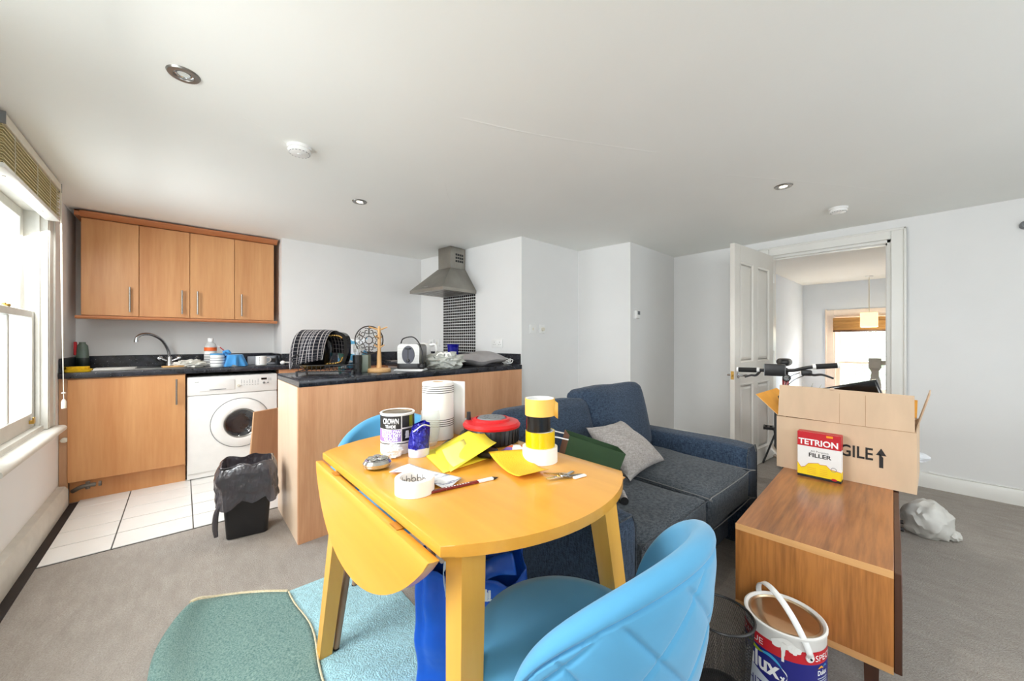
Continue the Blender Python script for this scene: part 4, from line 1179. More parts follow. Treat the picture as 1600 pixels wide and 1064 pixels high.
# white kettle behind the toaster
wk = thing('electric_kettle', 'white jug kettle behind the toaster', 'kettle', (1.525, 2.86, CT), CA)
b = B(); b.lathe([(0, 0.001), (0.07, 0.001), (0.072, 0.02), (0.064, 0.12), (0.056, 0.19), (0.03, 0.205), (0, 0.207)], 26); b.obj('jug', 'white_plastic', wk)
b = B(); b.tube(bez([(0.055, 0, 0.185), (0.1, 0, 0.19), (0.112, 0, 0.14), (0.1, 0, 0.07), (0.066, 0, 0.04)], 8), 0.011, 10); b.obj('handle', 'white_plastic', wk)
b = B(); b.tube(bez([(1.6, 2.92, CT + 0.02), (1.75, 3.2, CT + 0.03), (1.95, 3.7, CT + 0.06), (2.16, 3.925, 1.09)], 8), 0.003, 6)
tag(b.obj('kettle_lead', 'white_plastic'), 'white lead running from the kettle up to the wall socket', 'lead')
# clear bag, grey cushion in film, net, blue tumbler
mat('bag_film', (216, 216, 210), 0.3, var=0.12, scale=20, bump=0.9, bscale=25)
glassy('bag_clear', (222, 224, 218), 0.55, 0.3)
b = B(); b.blob((0, 0, 0.06), (0.15, 0.09, 0.072), 4, 0.38, 3.2, 4, flat=0.001)
cb_ = thing('plastic_bag', 'clear crumpled plastic bag with white handles next to the toaster', 'bag', (1.575, 2.60, CT), CA); b.obj('film', 'bag_clear', cb_)
for k in range(3):
    b = B(); b.tube(bez([(-0.04 + 0.03 * k, -0.07, 0.04), (-0.05 + 0.035 * k, -0.06, 0.1), (-0.015 + 0.03 * k, -0.04, 0.125), (0.01 + 0.03 * k, -0.075, 0.07)], 6), [0.008] * 19, 6); b.obj('bag_handle', 'white_plastic', cb_)
mat('grey_film', (150, 146, 146), 0.45, var=0.12, scale=9, bump=0.5, bscale=14)
b = B()
b.pillow(lambda u, v, s: (-0.23 + 0.46 * u + 0.02 * math.sin(6 * v), -0.12 + 0.24 * v, 0.055 + (0.014 * math.sin(9 * u + 3 * v)) * math.sin(PI * u) + s * (0.07 if s > 0 else 0.053) * (math.sin(PI * u) * math.sin(PI * v)) ** 0.45), 30, 20)
tag(b.obj('grey_pillow', 'grey_film', loc=(1.975, 2.70, CT)), 'grey pillow in plastic film lying on the peninsula', 'pillow').rotation_euler = (0, 0, CA + 0.35)
mat('lace_white', (236, 236, 234), 0.6, var=0.05)
nt_ = thing('string_net', 'white string net in a heap at the wall end of the peninsula', 'net', (2.27, 2.63, CT))
for k in range(9):
    random.seed(k); pts = [(random.uniform(-0.045, 0.045), random.uniform(-0.03, 0.03), 0.006 + random.uniform(0, 0.075) * (1 - abs(i - 2.5) / 3)) for i in range(6)]
    b = B(); b.tube(bez(pts, 5), 0.004, 6); b.obj('strand', 'lace_white', nt_)
mat('cobalt', (22, 24, 140), 0.25, var=0.08)
b = B(); b.lathe([(0, 0.009), (0.045, 0.009), (0.058, 0.185), (0.062, 0.188), (0.058, 0.18), (0.043, 0.014), (0, 0.014)], 24)
tag(b.obj('blue_tub', 'cobalt', loc=(2.03, 3.19, CT)), 'deep blue plastic tub in front of the mosaic tiles', 'tub')
# ------------------------------------------------------------------ drop leaf table
TZ = 0.75; TC = (0.68, 1.02); TR = 0.505; HALF = 0.312
tb = thing('drop_leaf_table', 'golden wooden drop leaf table with both leaves hanging', 'table', (TC[0], TC[1], 0))
a1 = math.acos(HALF / TR)
top = arc(0, 0, TR, a1, PI - a1, 24) + arc(0, 0, TR, PI + a1, 2 * PI - a1, 24)
b = B(); b.prism(top, TZ - 0.024, TZ, 0.003, 2); b.obj('table_top', 'table_wood', tb)
def leaf(s):
    ch = math.sqrt(TR * TR - HALF * HALF)
    M = T(s * (HALF + 0.011), 0, TZ - 0.026) @ RY(s * (PI / 2 - 0.12))
    q = arc(0, 0, TR, -a1, a1, 26) if s > 0 else arc(0, 0, TR, PI - a1, PI + a1, 26)
    bb = B(); poly = [(x - s * HALF, y) for x, y in q]; bb.prism(poly, -0.012, 0.012, 0.003, 2)
    for v in bb.bm.verts: v.co = M @ v.co
    o = bb.obj('drop_leaf', 'table_wood', tb)
    for y in (-0.22, 0.22):
        h = B(); h.box(s * (HALF - 0.03), s * (HALF + 0.016), y - 0.02, y + 0.02, TZ - 0.0275, TZ - 0.0245); h.obj('hinge', 'brass', o)
    return o
leaf(-1); leaf(1)
b = B()
for y in (-0.335, 0.335): b.box(-0.24, 0.24, y - 0.01, y + 0.01, TZ - 0.085, TZ - 0.0245)
for x in (-0.245, 0.245): b.box(x - 0.01, x + 0.01, -0.335, 0.335, TZ - 0.085, TZ - 0.0245)
b.obj('apron', 'table_leg_wood', tb)
for sx in (-1, 1):
    for sy2 in (-1, 1):
        b = B()
        xt, yt, xb, yb = sx * 0.235, sy2 * 0.37, sx * 0.295, sy2 * 0.445
        w0, w1 = 0.03, 0.021
        lo = [(xb + dx * w1, yb + dy * w1, 0.0068 if sx < 0 else 0.0) for dx, dy in ((-1, -1), (1, -1), (1, 1), (-1, 1))]
        hi = [(xt + dx * w0, yt + dy * w0, TZ - 0.0245) for dx, dy in ((-1, -1), (1, -1), (1, 1), (-1, 1))]
        for k in range(4): b.face([lo[k], lo[(k + 1) % 4], hi[(k + 1) % 4], hi[k]])
        b.face(lo[::-1]); b.face(hi)
        bmesh.ops.bevel(b.bm, geom=[e for e in b.bm.edges if abs(e.verts[0].co.z - e.verts[1].co.z) > 0.2], offset=0.004, segments=2, affect='EDGES')
        b.obj('leg', 'table_leg_wood', tb)

# ------------------------------------------------------------------ things on the table
def Zt(h=0.0): return TZ + 0.0006 + h
# tape rolls
def tape(name, label, x, y, z, ro, ri, h, m, core='paper_white', group=None, print_m=None, flag=None):
    e = thing(name, label, 'tape roll', (x, y, z), 0, group)
    b = B(); b.lathe([(ri + 0.004, 0.0), (ro, 0.0), (ro, h), (ri + 0.004, h)], 40); b.obj('tape', m, e)
    b = B(); b.lathe([(ri, 0.0), (ri + 0.004, 0.0), (ri + 0.004, h + 0.0004), (ri, h + 0.0004)], 40, close=True); c = b.obj('core', core, e)
    if print_m:
        for k in range(16):
            a = 2 * PI * k / 16
            b = B(); M = T((ri - 0.0004) * math.cos(a), (ri - 0.0004) * math.sin(a), h * 0.45) @ RZ(a)
            b.lathe([(0.004, 0), (0.0065, 0), (0.0065, 0.0004), (0.004, 0.0004)], 10, M @ RY(-PI / 2), close=True)
            b.box(-0.0004, 0.0, 0.004, 0.006, 0.0, 0.014, M=M)
            b.obj('core_print', print_m, c)
    if flag:
        b = B(); b.grid(lambda u, v: (ro * math.cos(flag + 0.12 * u) * (1.001 + 0.22 * u * u), ro * math.sin(flag + 0.12 * u) * (1.001 + 0.22 * u * u), h * (0.02 + 0.96 * v) - 0.012 * u), 5, 2); b.obj('loose_end', m, e, solid=0.0008)
    return e
mat('tape_buff', (240, 190, 90), 0.45, var=0.04); mat('tape_black', (24, 23, 24), 0.2, var=0.1); mat('tape_yellow', (226, 190, 16), 0.18, var=0.05, coat=0.3); mat('masking', (242, 240, 236), 0.7, var=0.02)
sx_, sy_ = 0.875, 0.853
tape('masking_tape', 'white masking tape roll at the bottom of the tape stack', sx_, sy_, Zt(), 0.057, 0.038, 0.048, 'masking')
tape('parcel_tape', 'glossy yellow tape roll third down in the tape stack', sx_ + 0.001, sy_, Zt(0.0485), 0.048, 0.038, 0.05, 'tape_yellow')
tape('electrical_tape', 'black tape roll second down in the tape stack', sx_ - 0.004, sy_ + 0.003, Zt(0.099), 0.040, 0.034, 0.05, 'tape_black')
tape('parcel_tape', 'buff tape roll with loose end on top of the tape stack', sx_, sy_, Zt(0.1495), 0.0485, 0.042, 0.054, 'tape_buff', print_m='black_ink', flag=-1.1)
tape('masking_tape', 'wide white masking tape roll near the hinged table edge', 0.452, 0.893, Zt(), 0.050, 0.038, 0.038, 'masking', print_m='grey_plastic')
tape('electrical_tape', 'black tape roll behind the kitchen roll beside the cable reel', 0.905, 1.35, Zt(), 0.042, 0.034, 0.05, 'tape_black')

# paint tin, black and white label
pt = thing('paint_tin', 'small paint tin with black label and dull metal lid', 'paint tin', (0.575, 1.268, Zt()))
R1 = 0.058
b = B(); b.lathe([(0, 0), (R1 - 0.001, 0), (R1, 0.003), (R1, 0.135), (R1 + 0.002, 0.138), (R1 - 0.001, 0.141), (R1 - 0.006, 0.139)], 44); b.obj('can', 'white_plastic', pt)
b = B(); b.lathe([(R1 - 0.006, 0.139), (R1 - 0.009, 0.135), (R1 - 0.014, 0.137), (0.03, 0.1375), (0, 0.1375)], 40); b.obj('lid', 'tin_lid', pt)
def band(parent, r, a0, a1, z0, z1, m, name, n=16):
    b = B(); b.grid(lambda u, v: (r * math.cos(a0 + (a1 - a0) * u), r * math.sin(a0 + (a1 - a0) * u), z0 + (z1 - z0) * v), n, 1); return b.obj(name, m, parent)
ca = math.atan2(-1.268, -0.575)          # towards the camera
mat('olive_ink', (124, 132, 20), 0.4, var=0.05); mat('violet_ink', (150, 120, 190), 0.5, var=0.08)
tl = ca - 0.42
band(pt, R1 + 0.0006, tl - 1.0, tl + 0.62, 0.088, 0.132, 'black_ink', 'label_panel')
band(pt, R1 + 0.0006, tl - 1.0, tl + 0.62, 0.045, 0.086, 'violet_ink', 'label_panel')
band(pt, R1 + 0.0006, tl + 0.68, tl + 2.2, 0.092, 0.132, 'black_ink', 'label_panel')
band(pt, R1 + 0.0009, tl + 1.15, tl + 1.45, 0.093, 0.131, 'olive_ink', 'label_stripe')
band(pt, R1 + 0.0006, tl + 0.68, tl + 2.2, 0.045, 0.087, 'black_ink', 'label_panel')
lettering('CROWN', 0.026, 'white_ink', pt, wrap(R1 + 0.0012, tl, 0.106), bold=0.0006, width=0.058)
lettering('TRADE', 0.014, 'white_ink', pt, wrap(R1 + 0.0012, tl, 0.092), bold=0.0004, width=0.038)
lettering('FASTFLOW', 0.016, 'white_ink', pt, wrap(R1 + 0.0012, tl, 0.073), bold=0.0004, width=0.072)
lettering('QUICK DRY', 0.016, 'white_ink', pt, wrap(R1 + 0.0012, tl, 0.0605), bold=0.0004, width=0.072)
lettering('GLOSS', 0.015, 'white_ink', pt, wrap(R1 + 0.0012, tl, 0.048), bold=0.0004, width=0.05)
b = B()
for dz, w in ((0.072, 0.008), (0.06, 0.006)):
    b.grid(lambda u, v: ((R1 + 0.0012) * math.cos(tl + 1.0 + 0.14 * (2 * u - 1) * (1 - 0.3 * v)), (R1 + 0.0012) * math.sin(tl + 1.0 + 0.14 * (2 * u - 1) * (1 - 0.3 * v)), dz + w * (2 * v - 1)), 4, 3)
b.obj('crest_print', 'white_ink', pt)
b = B(); b.lathe([(R1 + 0.0006, 0.036), (R1 + 0.0006, 0.039)], 44); b.obj('pinstripe', 'black_ink', pt)
# kitchen roll
kr = thing('kitchen_roll', 'kitchen paper roll with grey printed lines', 'paper roll', (0.775, 1.33, Zt()))
b = B(); b.lathe([(0.02, 0.225), (0.06, 0.2255), (0.0625, 0.223), (0.0625, 0.002), (0.06, 0), (0.02, 0)], 44, close=True); b.obj('roll', 'paper_white', kr)
b = B(); b.lathe([(0.019, 0.0), (0.019, 0.226), (0.0205, 0.226), (0.0205, 0.0)], 24, close=True); b.obj('core', 'cardboard', kr)
for z0 in (0.055, 0.185):
    for k in range(4): b = B(); b.lathe([(0.0628, z0 + k * 0.008), (0.0628, z0 + 0.0026 + k * 0.008)], 44); b.obj('printed_line', 'black_ink', kr)
b = B(); b.grid(lambda u, v: (0.05 + 0.045 * u, 0.045 - 0.085 * u - 0.012 * u * u, 0.002 + 0.221 * v), 6, 2); b.obj('loose_sheet', 'paper_white', kr, solid=0.001)
# tumbler
tg = thing('glass_tumbler', 'empty clear glass tumbler in front of the kitchen roll', 'glass', (0.695, 1.25, Zt()))
b = B(); b.lathe([(0, 0.0005), (0.024, 0.0005), (0.028, 0.01), (0.036, 0.06), (0.037, 0.09), (0.033, 0.13), (0.031, 0.13), (0.0345, 0.09), (0.0335, 0.06), (0.025, 0.014), (0, 0.014)], 30); b.obj('bowl', 'clear_glass', tg)
b = B(); b.lathe([(0.031, 0.13), (0.033, 0.1305), (0.033, 0.1285), (0.031, 0.1285)], 30, close=True); b.obj('rim', 'clear_glass', tg)
# blue crumpled packet
bp_ = thing('foil_packet', 'crumpled dark blue foil packet with white base label', 'packet', (0.605, 1.165, Zt()))
mat('foil_blue', (32, 30, 140), 0.22, 0.3, var=0.2, scale=30, bump=0.7, bscale=60); mat('lilac_print', (206, 204, 226), 0.5, var=0.08, scale=60)
b = B()
def crum(u, v):
    a = 2 * PI * u; r = 0.036 * (1 - 0.25 * v * v) + 0.004 * math.sin(5 * a + 4 * v) * (0.3 + v); z = 0.026 + 0.075 * v + 0.012 * math.sin(a + 1) * v
    return (r * math.cos(a) + 0.006 * v, 0.85 * r * math.sin(a), z)
b.grid(crum, 40, 12, wrap_u=True); b.blob((0.006, 0, 0.09), (0.028, 0.024, 0.016), 3, 0.4, 4, 5); b.obj('foil', 'foil_blue', bp_)
b = B(); b.lathe([(0, 0), (0.035, 0), (0.0362, 0.028), (0, 0.028)], 36, Matrix.Diagonal((1.01, 0.87, 1, 1))); b.obj('base_label', 'lilac_print', bp_)
b = B(); b.tube(bez([(-0.03, -0.02, 0.088), (0.0, -0.03, 0.108), (0.036, -0.012, 0.096)], 6), 0.0018, 6); b.obj('foil_edge', 'white_plastic', bp_)
# tissue, glass dish
b = B(); b.blob((0, 0, 0.02), (0.03, 0.024, 0.024), 4, 0.4, 4, 8, flat=0.0005)
tag(b.obj('crumpled_tissue', 'paper_white', loc=(0.527, 1.20, Zt())), 'crumpled white tissue in front of the paint tin', 'tissue')
b = B(); b.lathe([(0, 0.0005), (0.028, 0.0005), (0.04, 0.008), (0.042, 0.018), (0.036, 0.026), (0.03, 0.022), (0.015, 0.018), (0, 0.017)], 30); gd = b
for k in range(5): gd.blob((0.018 * math.cos(k * 1.3), 0.018 * math.sin(k * 1.3), 0.03), (0.014, 0.009, 0.006), 2, 0.3, 3, k)
mat('pewter', (196, 196, 192), 0.12, 0.85, var=0.25, scale=30)
tag(gd.obj('pewter_dish', 'pewter', loc=(0.449, 1.135, Zt())), 'small shiny lidded dish at the left of the table', 'dish')
# leaflet: open folded sheet
def sheet(name, label, quad, m, h=0.0, cat='paper', wav=0.004, solid=0.0012, nu=10, nv=10, curl=None):
    A, Bq, C, D = [Vector((x, y, 0)) for x, y in quad]
    o0 = (A + Bq + C + D) / 4
    def fn(u, v):
        p = A * (1 - u) * (1 - v) + Bq * u * (1 - v) + C * u * v + D * (1 - u) * v - o0
        z = 0.002 + wav * (0.5 + 0.5 * math.sin(5 * u + 3 * v)) + (curl(u, v) if curl else 0)
        return (p.x, p.y, z)
    b = B(); b.grid(fn, nu, nv)
    return tag(b.obj(name, m, loc=(o0.x, o0.y, Zt(h)), solid=solid), label, cat)
def inked(name, base, ink, scale, lo, hi):
    m, nt, bs, tc = _base(name)
    f = _ramp(nt, _noise(nt, _map(nt, tc.outputs['Object'], (1, 2.5, 1), (0, 0, 0.6)), scale, 5, 0.7), lo, hi)
    nt.links.new(_mix(nt, f, lin(base), lin(ink)), bs.inputs['Base Color']); bs.inputs['Roughness'].default_value = 0.5
inked('leaflet_print', (240, 240, 242), (150, 152, 170), 14, 0.55, 0.62)
sheet('leaflet', 'folded white leaflet with grey drawing in the middle of the table', [(0.455, 1.06), (0.515, 0.84), (0.585, 0.875), (0.535, 1.09)], 'leaflet_print', wav=0.005, curl=lambda u, v: 0.012 * math.sin(PI * u) * (1 - v))
# red pencil
pcl = thing('carpenter_pencil', 'dark red flat carpenter pencil with printed end', 'pencil', (0.575, 0.837, Zt()), math.atan2(-0.03, 0.19))
b = B(); b.prism([(x, y) for x, y in ((-0.1, -0.006), (0.035, -0.006), (0.035, 0.006), (-0.1, 0.006))], 0.0, 0.006, 0.0015); b.obj('body', 'pencil_red' if 'pencil_red' in MATS else (mat('pencil_red', (120, 24, 22), 0.35, var=0.1).name), pcl)
b = B(); b.box(0.035, 0.082, -0.006, 0.006, 0.0, 0.006, 0.001); b.obj('printed_end', 'leaflet_print', pcl)
b = B(); b.face([(0.082, -0.006, 0), (0.1, 0, 0.002), (0.082, 0.006, 0)]); b.face([(0.082, -0.006, 0.006), (0.1, 0, 0.003), (0.082, 0.006, 0.006)]); b.face([(0.082, -0.006, 0), (0.1, 0, 0.002), (0.1, 0, 0.003), (0.082, -0.006, 0.006)]); b.face([(0.082, 0.006, 0), (0.1, 0, 0.002), (0.1, 0, 0.003), (0.082, 0.006, 0.006)]); b.obj('tip', 'dark_plastic', pcl)
b = B()
for k in range(9): b.box(-0.06 + k * 0.008, -0.056 + k * 0.008, -0.002, 0.002, 0.0062, 0.0066)
tag(b.obj('worn_print', 'white_ink', pcl), kind='stuff')
# yellow folders: two leaves fanned
mat('folder_yellow', (240, 222, 60), 0.55, var=0.03); mat('folder_pale', (244, 234, 120), 0.55, var=0.03)
yf = thing('yellow_envelope', 'bent yellow card envelope lying open on the table', 'envelope', (0.73, 1.07, Zt()))
def fsheet(quad, zs, m, name, bow=0.0):
    P = [Vector((x - 0.73, y - 1.07, z)) for (x, y), z in zip(quad, zs)]
    b = B(); b.grid(lambda u, v: P[0] * (1 - u) * (1 - v) + P[1] * u * (1 - v) + P[2] * u * v + P[3] * (1 - u) * v + Vector((0, 0, bow * math.sin(PI * u))), 12, 4); return b.obj(name, m, yf, solid=0.0012)
fsheet([(0.628, 1.19), (0.575, 0.955), (0.80, 0.98), (0.87, 1.19)], (0.002, 0.002, 0.002, 0.003), 'folder_yellow', 'lower_leaf')
fsheet([(0.66, 1.16), (0.59, 0.94), (0.775, 0.955), (0.845, 1.145)], (0.012, 0.006, 0.055, 0.07), 'folder_yellow', 'upper_leaf', -0.012)
fsheet([(0.668, 1.12), (0.61, 0.955), (0.70, 0.965), (0.755, 1.115)], (0.0155, 0.0115, 0.0285, 0.0395), 'folder_pale', 'address_label', -0.009)
# yellow sanding sheet with curled tip
mat('sand_yellow', (238, 190, 40), 0.8, var=0.05, bump=0.4, bscale=300)
sheet('sanding_sheet', 'golden yellow sanding sheet with curled white edged tip beside the keys', [(0.742, 0.955), (0.70, 0.765), (0.80, 0.745), (0.845, 0.90)], 'sand_yellow', wav=0.002, curl=lambda u, v: 0.028 * (1 - u) ** 3 + 0.012 * u ** 4, nu=16)
b = B(); b.box(-0.034, 0.034, -0.026, 0.026, 0.0, 0.022, 0.008, 3, M=RZ(0.5))
tag(b.obj('black_case', 'dark_plastic', loc=(0.768, 0.992, Zt(0.004))), 'small black case under the yellow envelope', 'case')
mat('sand_dark', (92, 92, 92), 0.9, var=0.3, scale=60, bump=0.4, bscale=300)
sheet('sandpaper', 'dark grey sandpaper sheet behind the envelope', [(0.705, 1.20), (0.80, 1.135), (0.868, 1.205), (0.78, 1.262)], 'sand_dark', wav=0.002)
packet('sweet_print', [(226, 110, 40), (240, 240, 236), (140, 110, 190), (236, 232, 228), (220, 90, 60)], 38)
b = B(); b.pillow(lambda u, v, s: (-0.055 + 0.11 * u, -0.04 + 0.08 * v, 0.012 + 0.006 * math.sin(8 * u + 4 * v) * math.sin(PI * u) * math.sin(PI * v) + s * 0.008 * (math.sin(PI * u) * math.sin(PI * v)) ** 0.5), 14, 10)
tag(b.obj('sweet_wrapper', 'sweet_print', loc=(0.866, 0.965, Zt()), smooth=True), 'orange and purple wrapper between the reel and the tape stack', 'wrapper').rotation_euler = (0, 0, 0.4)
# keys
ky = thing('key_bunch', 'small bunch of keys with white fob', 'keys', (0.815, 0.70, Zt()), 0.0)
for k, a in enumerate((0.2, -0.5, 2.9, 2.2)):
    M = RZ(a) @ T(0.012, 0, 0.0012 + 0.0022 * k)
    b = B(); b.lathe([(0.005, 0), (0.011, 0), (0.011, 0.002), (0.005, 0.002)], 18, M, close=True); b.box(0.01, 0.046, -0.004, 0.004, 0, 0.002, M=M)
    for t in range(4): b.box(0.02 + t * 0.006, 0.023 + t * 0.006, 0.004, 0.0065, 0, 0.002, M=M)
    b.obj('key', ('chrome', 'steel', 'chrome', 'brass')[k], ky)
b = B(); b.box(0.016, 0.062, -0.03, -0.018, 0.0, 0.006, 0.002, M=RZ(-0.15)); b.obj('fob', 'white_plastic', ky)
b = B(); b.tube([(0.012 * math.cos(t), 0.012 * math.sin(t), 0.009) for t in [2 * PI * k / 20 for k in range(20)]], 0.0012, 6, closed=True); b.obj('split_ring', 'chrome', ky)
# cable reel
cr_ = thing('cable_reel', 'red and black extension cable reel lying flat', 'cable reel', (0.905, 1.145, Zt()))
mat('reel_red', (214, 28, 34), 0.3, var=0.04)
b = B(); b.lathe([(0, 0), (0.097, 0), (0.103, 0.006), (0.107, 0.055), (0.104, 0.06), (0, 0.06)], 48); bo = b.obj('drum', 'dark_plastic', cr_)
for k in range(36):
    a = 2 * PI * k / 36; b = B(); b.box(-0.0022, 0.0015, -0.002, 0.002, 0.006, 0.056, M=T(0.1062 * math.cos(a), 0.1062 * math.sin(a), 0) @ RZ(a)); b.obj('rib', 'dark_plastic', bo)
b = B(); b.lathe([(0.1, 0.058), (0.11, 0.06), (0.112, 0.068), (0.105, 0.078), (0.075, 0.083), (0.07, 0.09), (0.06, 0.092), (0.06, 0.086), (0, 0.086)], 48); b.obj('cover', 'reel_red', cr_)
b = B(); b.lathe([(0, 0.094), (0.052, 0.094), (0.056, 0.09), (0.056, 0.0865)], 36); sk_ = b.obj('socket_face', 'grey_plastic', cr_)
for k in range(4):
    a = k * PI / 2 + 0.3
    for dx, dy in ((0, 0.009), (-0.007, -0.006), (0.007, -0.006)):
        b = B(); b.box(dx - 0.003, dx + 0.003, dy - 0.002, dy + 0.002, 0.0935, 0.0945, M=T(0.028 * math.cos(a), 0.028 * math.sin(a), 0) @ RZ(a)); b.obj('pin_hole', 'dark_plastic', sk_)
b = B(); b.lathe([(0, 0.083), (0.009, 0.083), (0.008, 0.112), (0, 0.113)], 14, T(-0.065, 0.062, 0)); b.obj('winding_knob', 'dark_plastic', cr_)
b = B(); b.lathe([(0.011, 0), (0.018, 0), (0.018, 0.02), (0.011, 0.02)], 18, T(-0.108, 0.035, 0.035) @ RX(PI / 2), close=True); b.obj('carry_eye', 'dark_plastic', cr_)
# ------------------------------------------------------------------ soft furniture
def cushion(b, c, half, r, puff=(0, 0, 0), M=None, seed=0, amp=0.0, freq=4.0, cuts=9):
    """rounded, slightly stuffed block"""
    old = set(b.bm.verts)
    bmesh.ops.create_cube(b.bm, size=2.0)
    es = [e for e in b.bm.edges if e.verts[0] not in old]
    bmesh.ops.subdivide_edges(b.bm, edges=es, cuts=cuts, use_grid_fill=True)
    vs = [v for v in b.bm.verts if v not in old]
    hx, hy, hz = half
    for v in vs:
        p = v.co
        q = Vector((p.x * hx, p.y * hy, p.z * hz))
        inner = Vector((max(-hx + r, min(hx - r, q.x)), max(-hy + r, min(hy - r, q.y)), max(-hz + r, min(hz - r, q.z))))
        d = q - inner
        if d.length > 1e-7: q = inner + d.normalized() * min(r, d.length if (abs(d.x) > 1e-7) + (abs(d.y) > 1e-7) + (abs(d.z) > 1e-7) <= 1 else r)
        q.x += puff[0] * p.x * (1 - p.y ** 2) * (1 - p.z ** 2); q.y += puff[1] * p.y * (1 - p.x ** 2) * (1 - p.z ** 2); q.z += puff[2] * p.z * (1 - p.x ** 2) * (1 - p.y ** 2)
        if amp: q += Vector((0, 0, 1)) * amp * noise.noise(q * freq + Vector((seed, 0, 0))) + Vector((0, 1, 0)) * amp * 0.6 * noise.noise(q * freq + Vector((0, seed, 3)))
        q = (M @ q) if M is not None else q
        v.co = q + Vector(c)
    return b

so = thing('sofa', 'dark blue fabric two seat sofa facing the walnut television bench', 'sofa', (1.76, 1.14, 0))
def S(x, y, z): return (x - 1.76, y - 1.14, z)
X0, X1, X2, X3 = 1.03, 1.185, 2.33, 2.505
for (a, c) in ((X0, X1), (X2, X3)):
    b = B(); cushion(b, S((a + c) / 2, 1.145, 0.275), ((c - a) / 2, 0.465, 0.273), 0.03, (0, 0, 0.004), amp=0.004, seed=a); ar = b.obj('arm', 'sofa_cloth', so, ang=60)
    pz = [S(a + 0.012, 0.684, 0.02), S(a + 0.006, 0.684, 0.5), S(a + 0.03, 0.684, 0.543), S(c - 0.03, 0.684, 0.543), S(c - 0.006, 0.684, 0.5), S(c - 0.012, 0.684, 0.02)]
    b = B(); b.tube(pz, 0.003, 6); b.obj('arm_seam', 'sofa_seat_cloth', ar)
b = B(); b.box(*[v for v in (X1 - 1.76, X2 - 1.76)], 0.775 - 1.14, 1.58 - 1.14, 0.03, 0.268, 0.012, 2); b.obj('base', 'sofa_cloth', so)
b = B(); cushion(b, S((X1 + X2) / 2, 1.53, 0.36), ((X2 - X1) / 2 + 0.06, 0.075, 0.33), 0.04, amp=0.004); b.obj('back_frame', 'sofa_cloth', so, ang=60)
xm = (X1 + X2) / 2
mat('piping_grey', (118, 118, 118), 0.9, var=0.1)
for k, (a, c, dz, tilt) in enumerate(((X1, xm, 0.0, 0.0), (xm, X2, 0.012, 0.03))):
    b = B(); cushion(b, S((a + c) / 2, 1.0, 0.355 + dz), ((c - a) / 2 - 0.003, 0.335, 0.085), 0.028, (0, 0.006, 0.02), M=RX(tilt), seed=k * 5.0, amp=0.008, freq=5, cuts=13)
    sc_ = b.obj('seat_cushion', 'sofa_seat_cloth', so, ang=60)
    for zz in (0.432, 0.282):
        b = B(); b.tube(bez([S(a + 0.006, 1.28, zz + dz + 0.0 * tilt), S(a + 0.006, 0.70, zz + dz - 0.008 * k), S(a + 0.03, 0.664, zz + dz - 0.009 * k), S(c - 0.03, 0.664, zz + dz - 0.009 * k), S(c - 0.006, 0.70, zz + dz - 0.008 * k), S(c - 0.006, 1.28, zz + dz)], 4), 0.0024, 6); b.obj('piping', 'sofa_seat_cloth' if k == 0 else 'piping_grey', sc_)
for k, (a, c, h, yy, tl_) in enumerate(((X1 - 0.07, xm + 0.02, 0.185, 1.36, -0.24), (xm - 0.03, X2 + 0.03, 0.21, 1.36, -0.22))):
    b = B(); cushion(b, S((a + c) / 2, yy, 0.435 + h), ((c - a) / 2, 0.085, h), 0.05, (0, 0.045, 0.012), M=RX(tl_), seed=20 + k * 7, amp=0.018, freq=4, cuts=13); b.obj('back_cushion', 'sofa_cloth', so, ang=60)
for x in (X0 + 0.06, X3 - 0.06):
    for y in (0.74, 1.54):
        b = B(); b.lathe([(0, 0), (0.016, 0), (0.018, 0.02), (0, 0.02)], 12, T(*S(x, y, 0.0))); 
        for v in b.bm.verts: pass
        b.obj('foot', 'dark_plastic', so)

# grey scatter cushion leaning in the corner of the back cushions
b = B()
def gc(u, v, s):
    x, y = 2 * u - 1, 2 * v - 1
    pin = 1 - 0.10 * (1 - abs(x)) * abs(y) ** 4 - 0.0
    k = (max(0, (1 - x * x) * (1 - y * y))) ** 0.42
    return Vector((x * 0.2 * (1 - 0.09 * (1 - y * y)), y * 0.2 * (1 - 0.09 * (1 - x * x)), s * 0.062 * k + 0.007 * math.sin(7 * x + 5 * y) * k))
b.pillow(lambda u, v, s: gc(u, v, s), 26, 26)
cL, cT, cR, cB = Vector((1.519, 1.161, 0.705)), Vector((1.915, 1.215, 0.675)), Vector((2.02, 0.995, 0.475)), Vector((1.593, 0.955, 0.475))
cn = (cT - cL).cross(cB - cL).normalized(); cc = Vector((1.76, 1.05, 0.452))
for v in b.bm.verts:
    u_, v_, w_ = v.co.x / 0.4 + 0.5, 0.5 - v.co.y / 0.4, v.co.z
    v.co = cL * (1 - u_) * (1 - v_) + cT * u_ * (1 - v_) + cR * u_ * v_ + cB * (1 - u_) * v_ + cn * w_ - cc
tag(b.obj('scatter_cushion', 'cushion_cloth', loc=(1.76, 1.05, 0.452), ang=80), 'plain grey scatter cushion propped on its corner on the sofa', 'cushion')

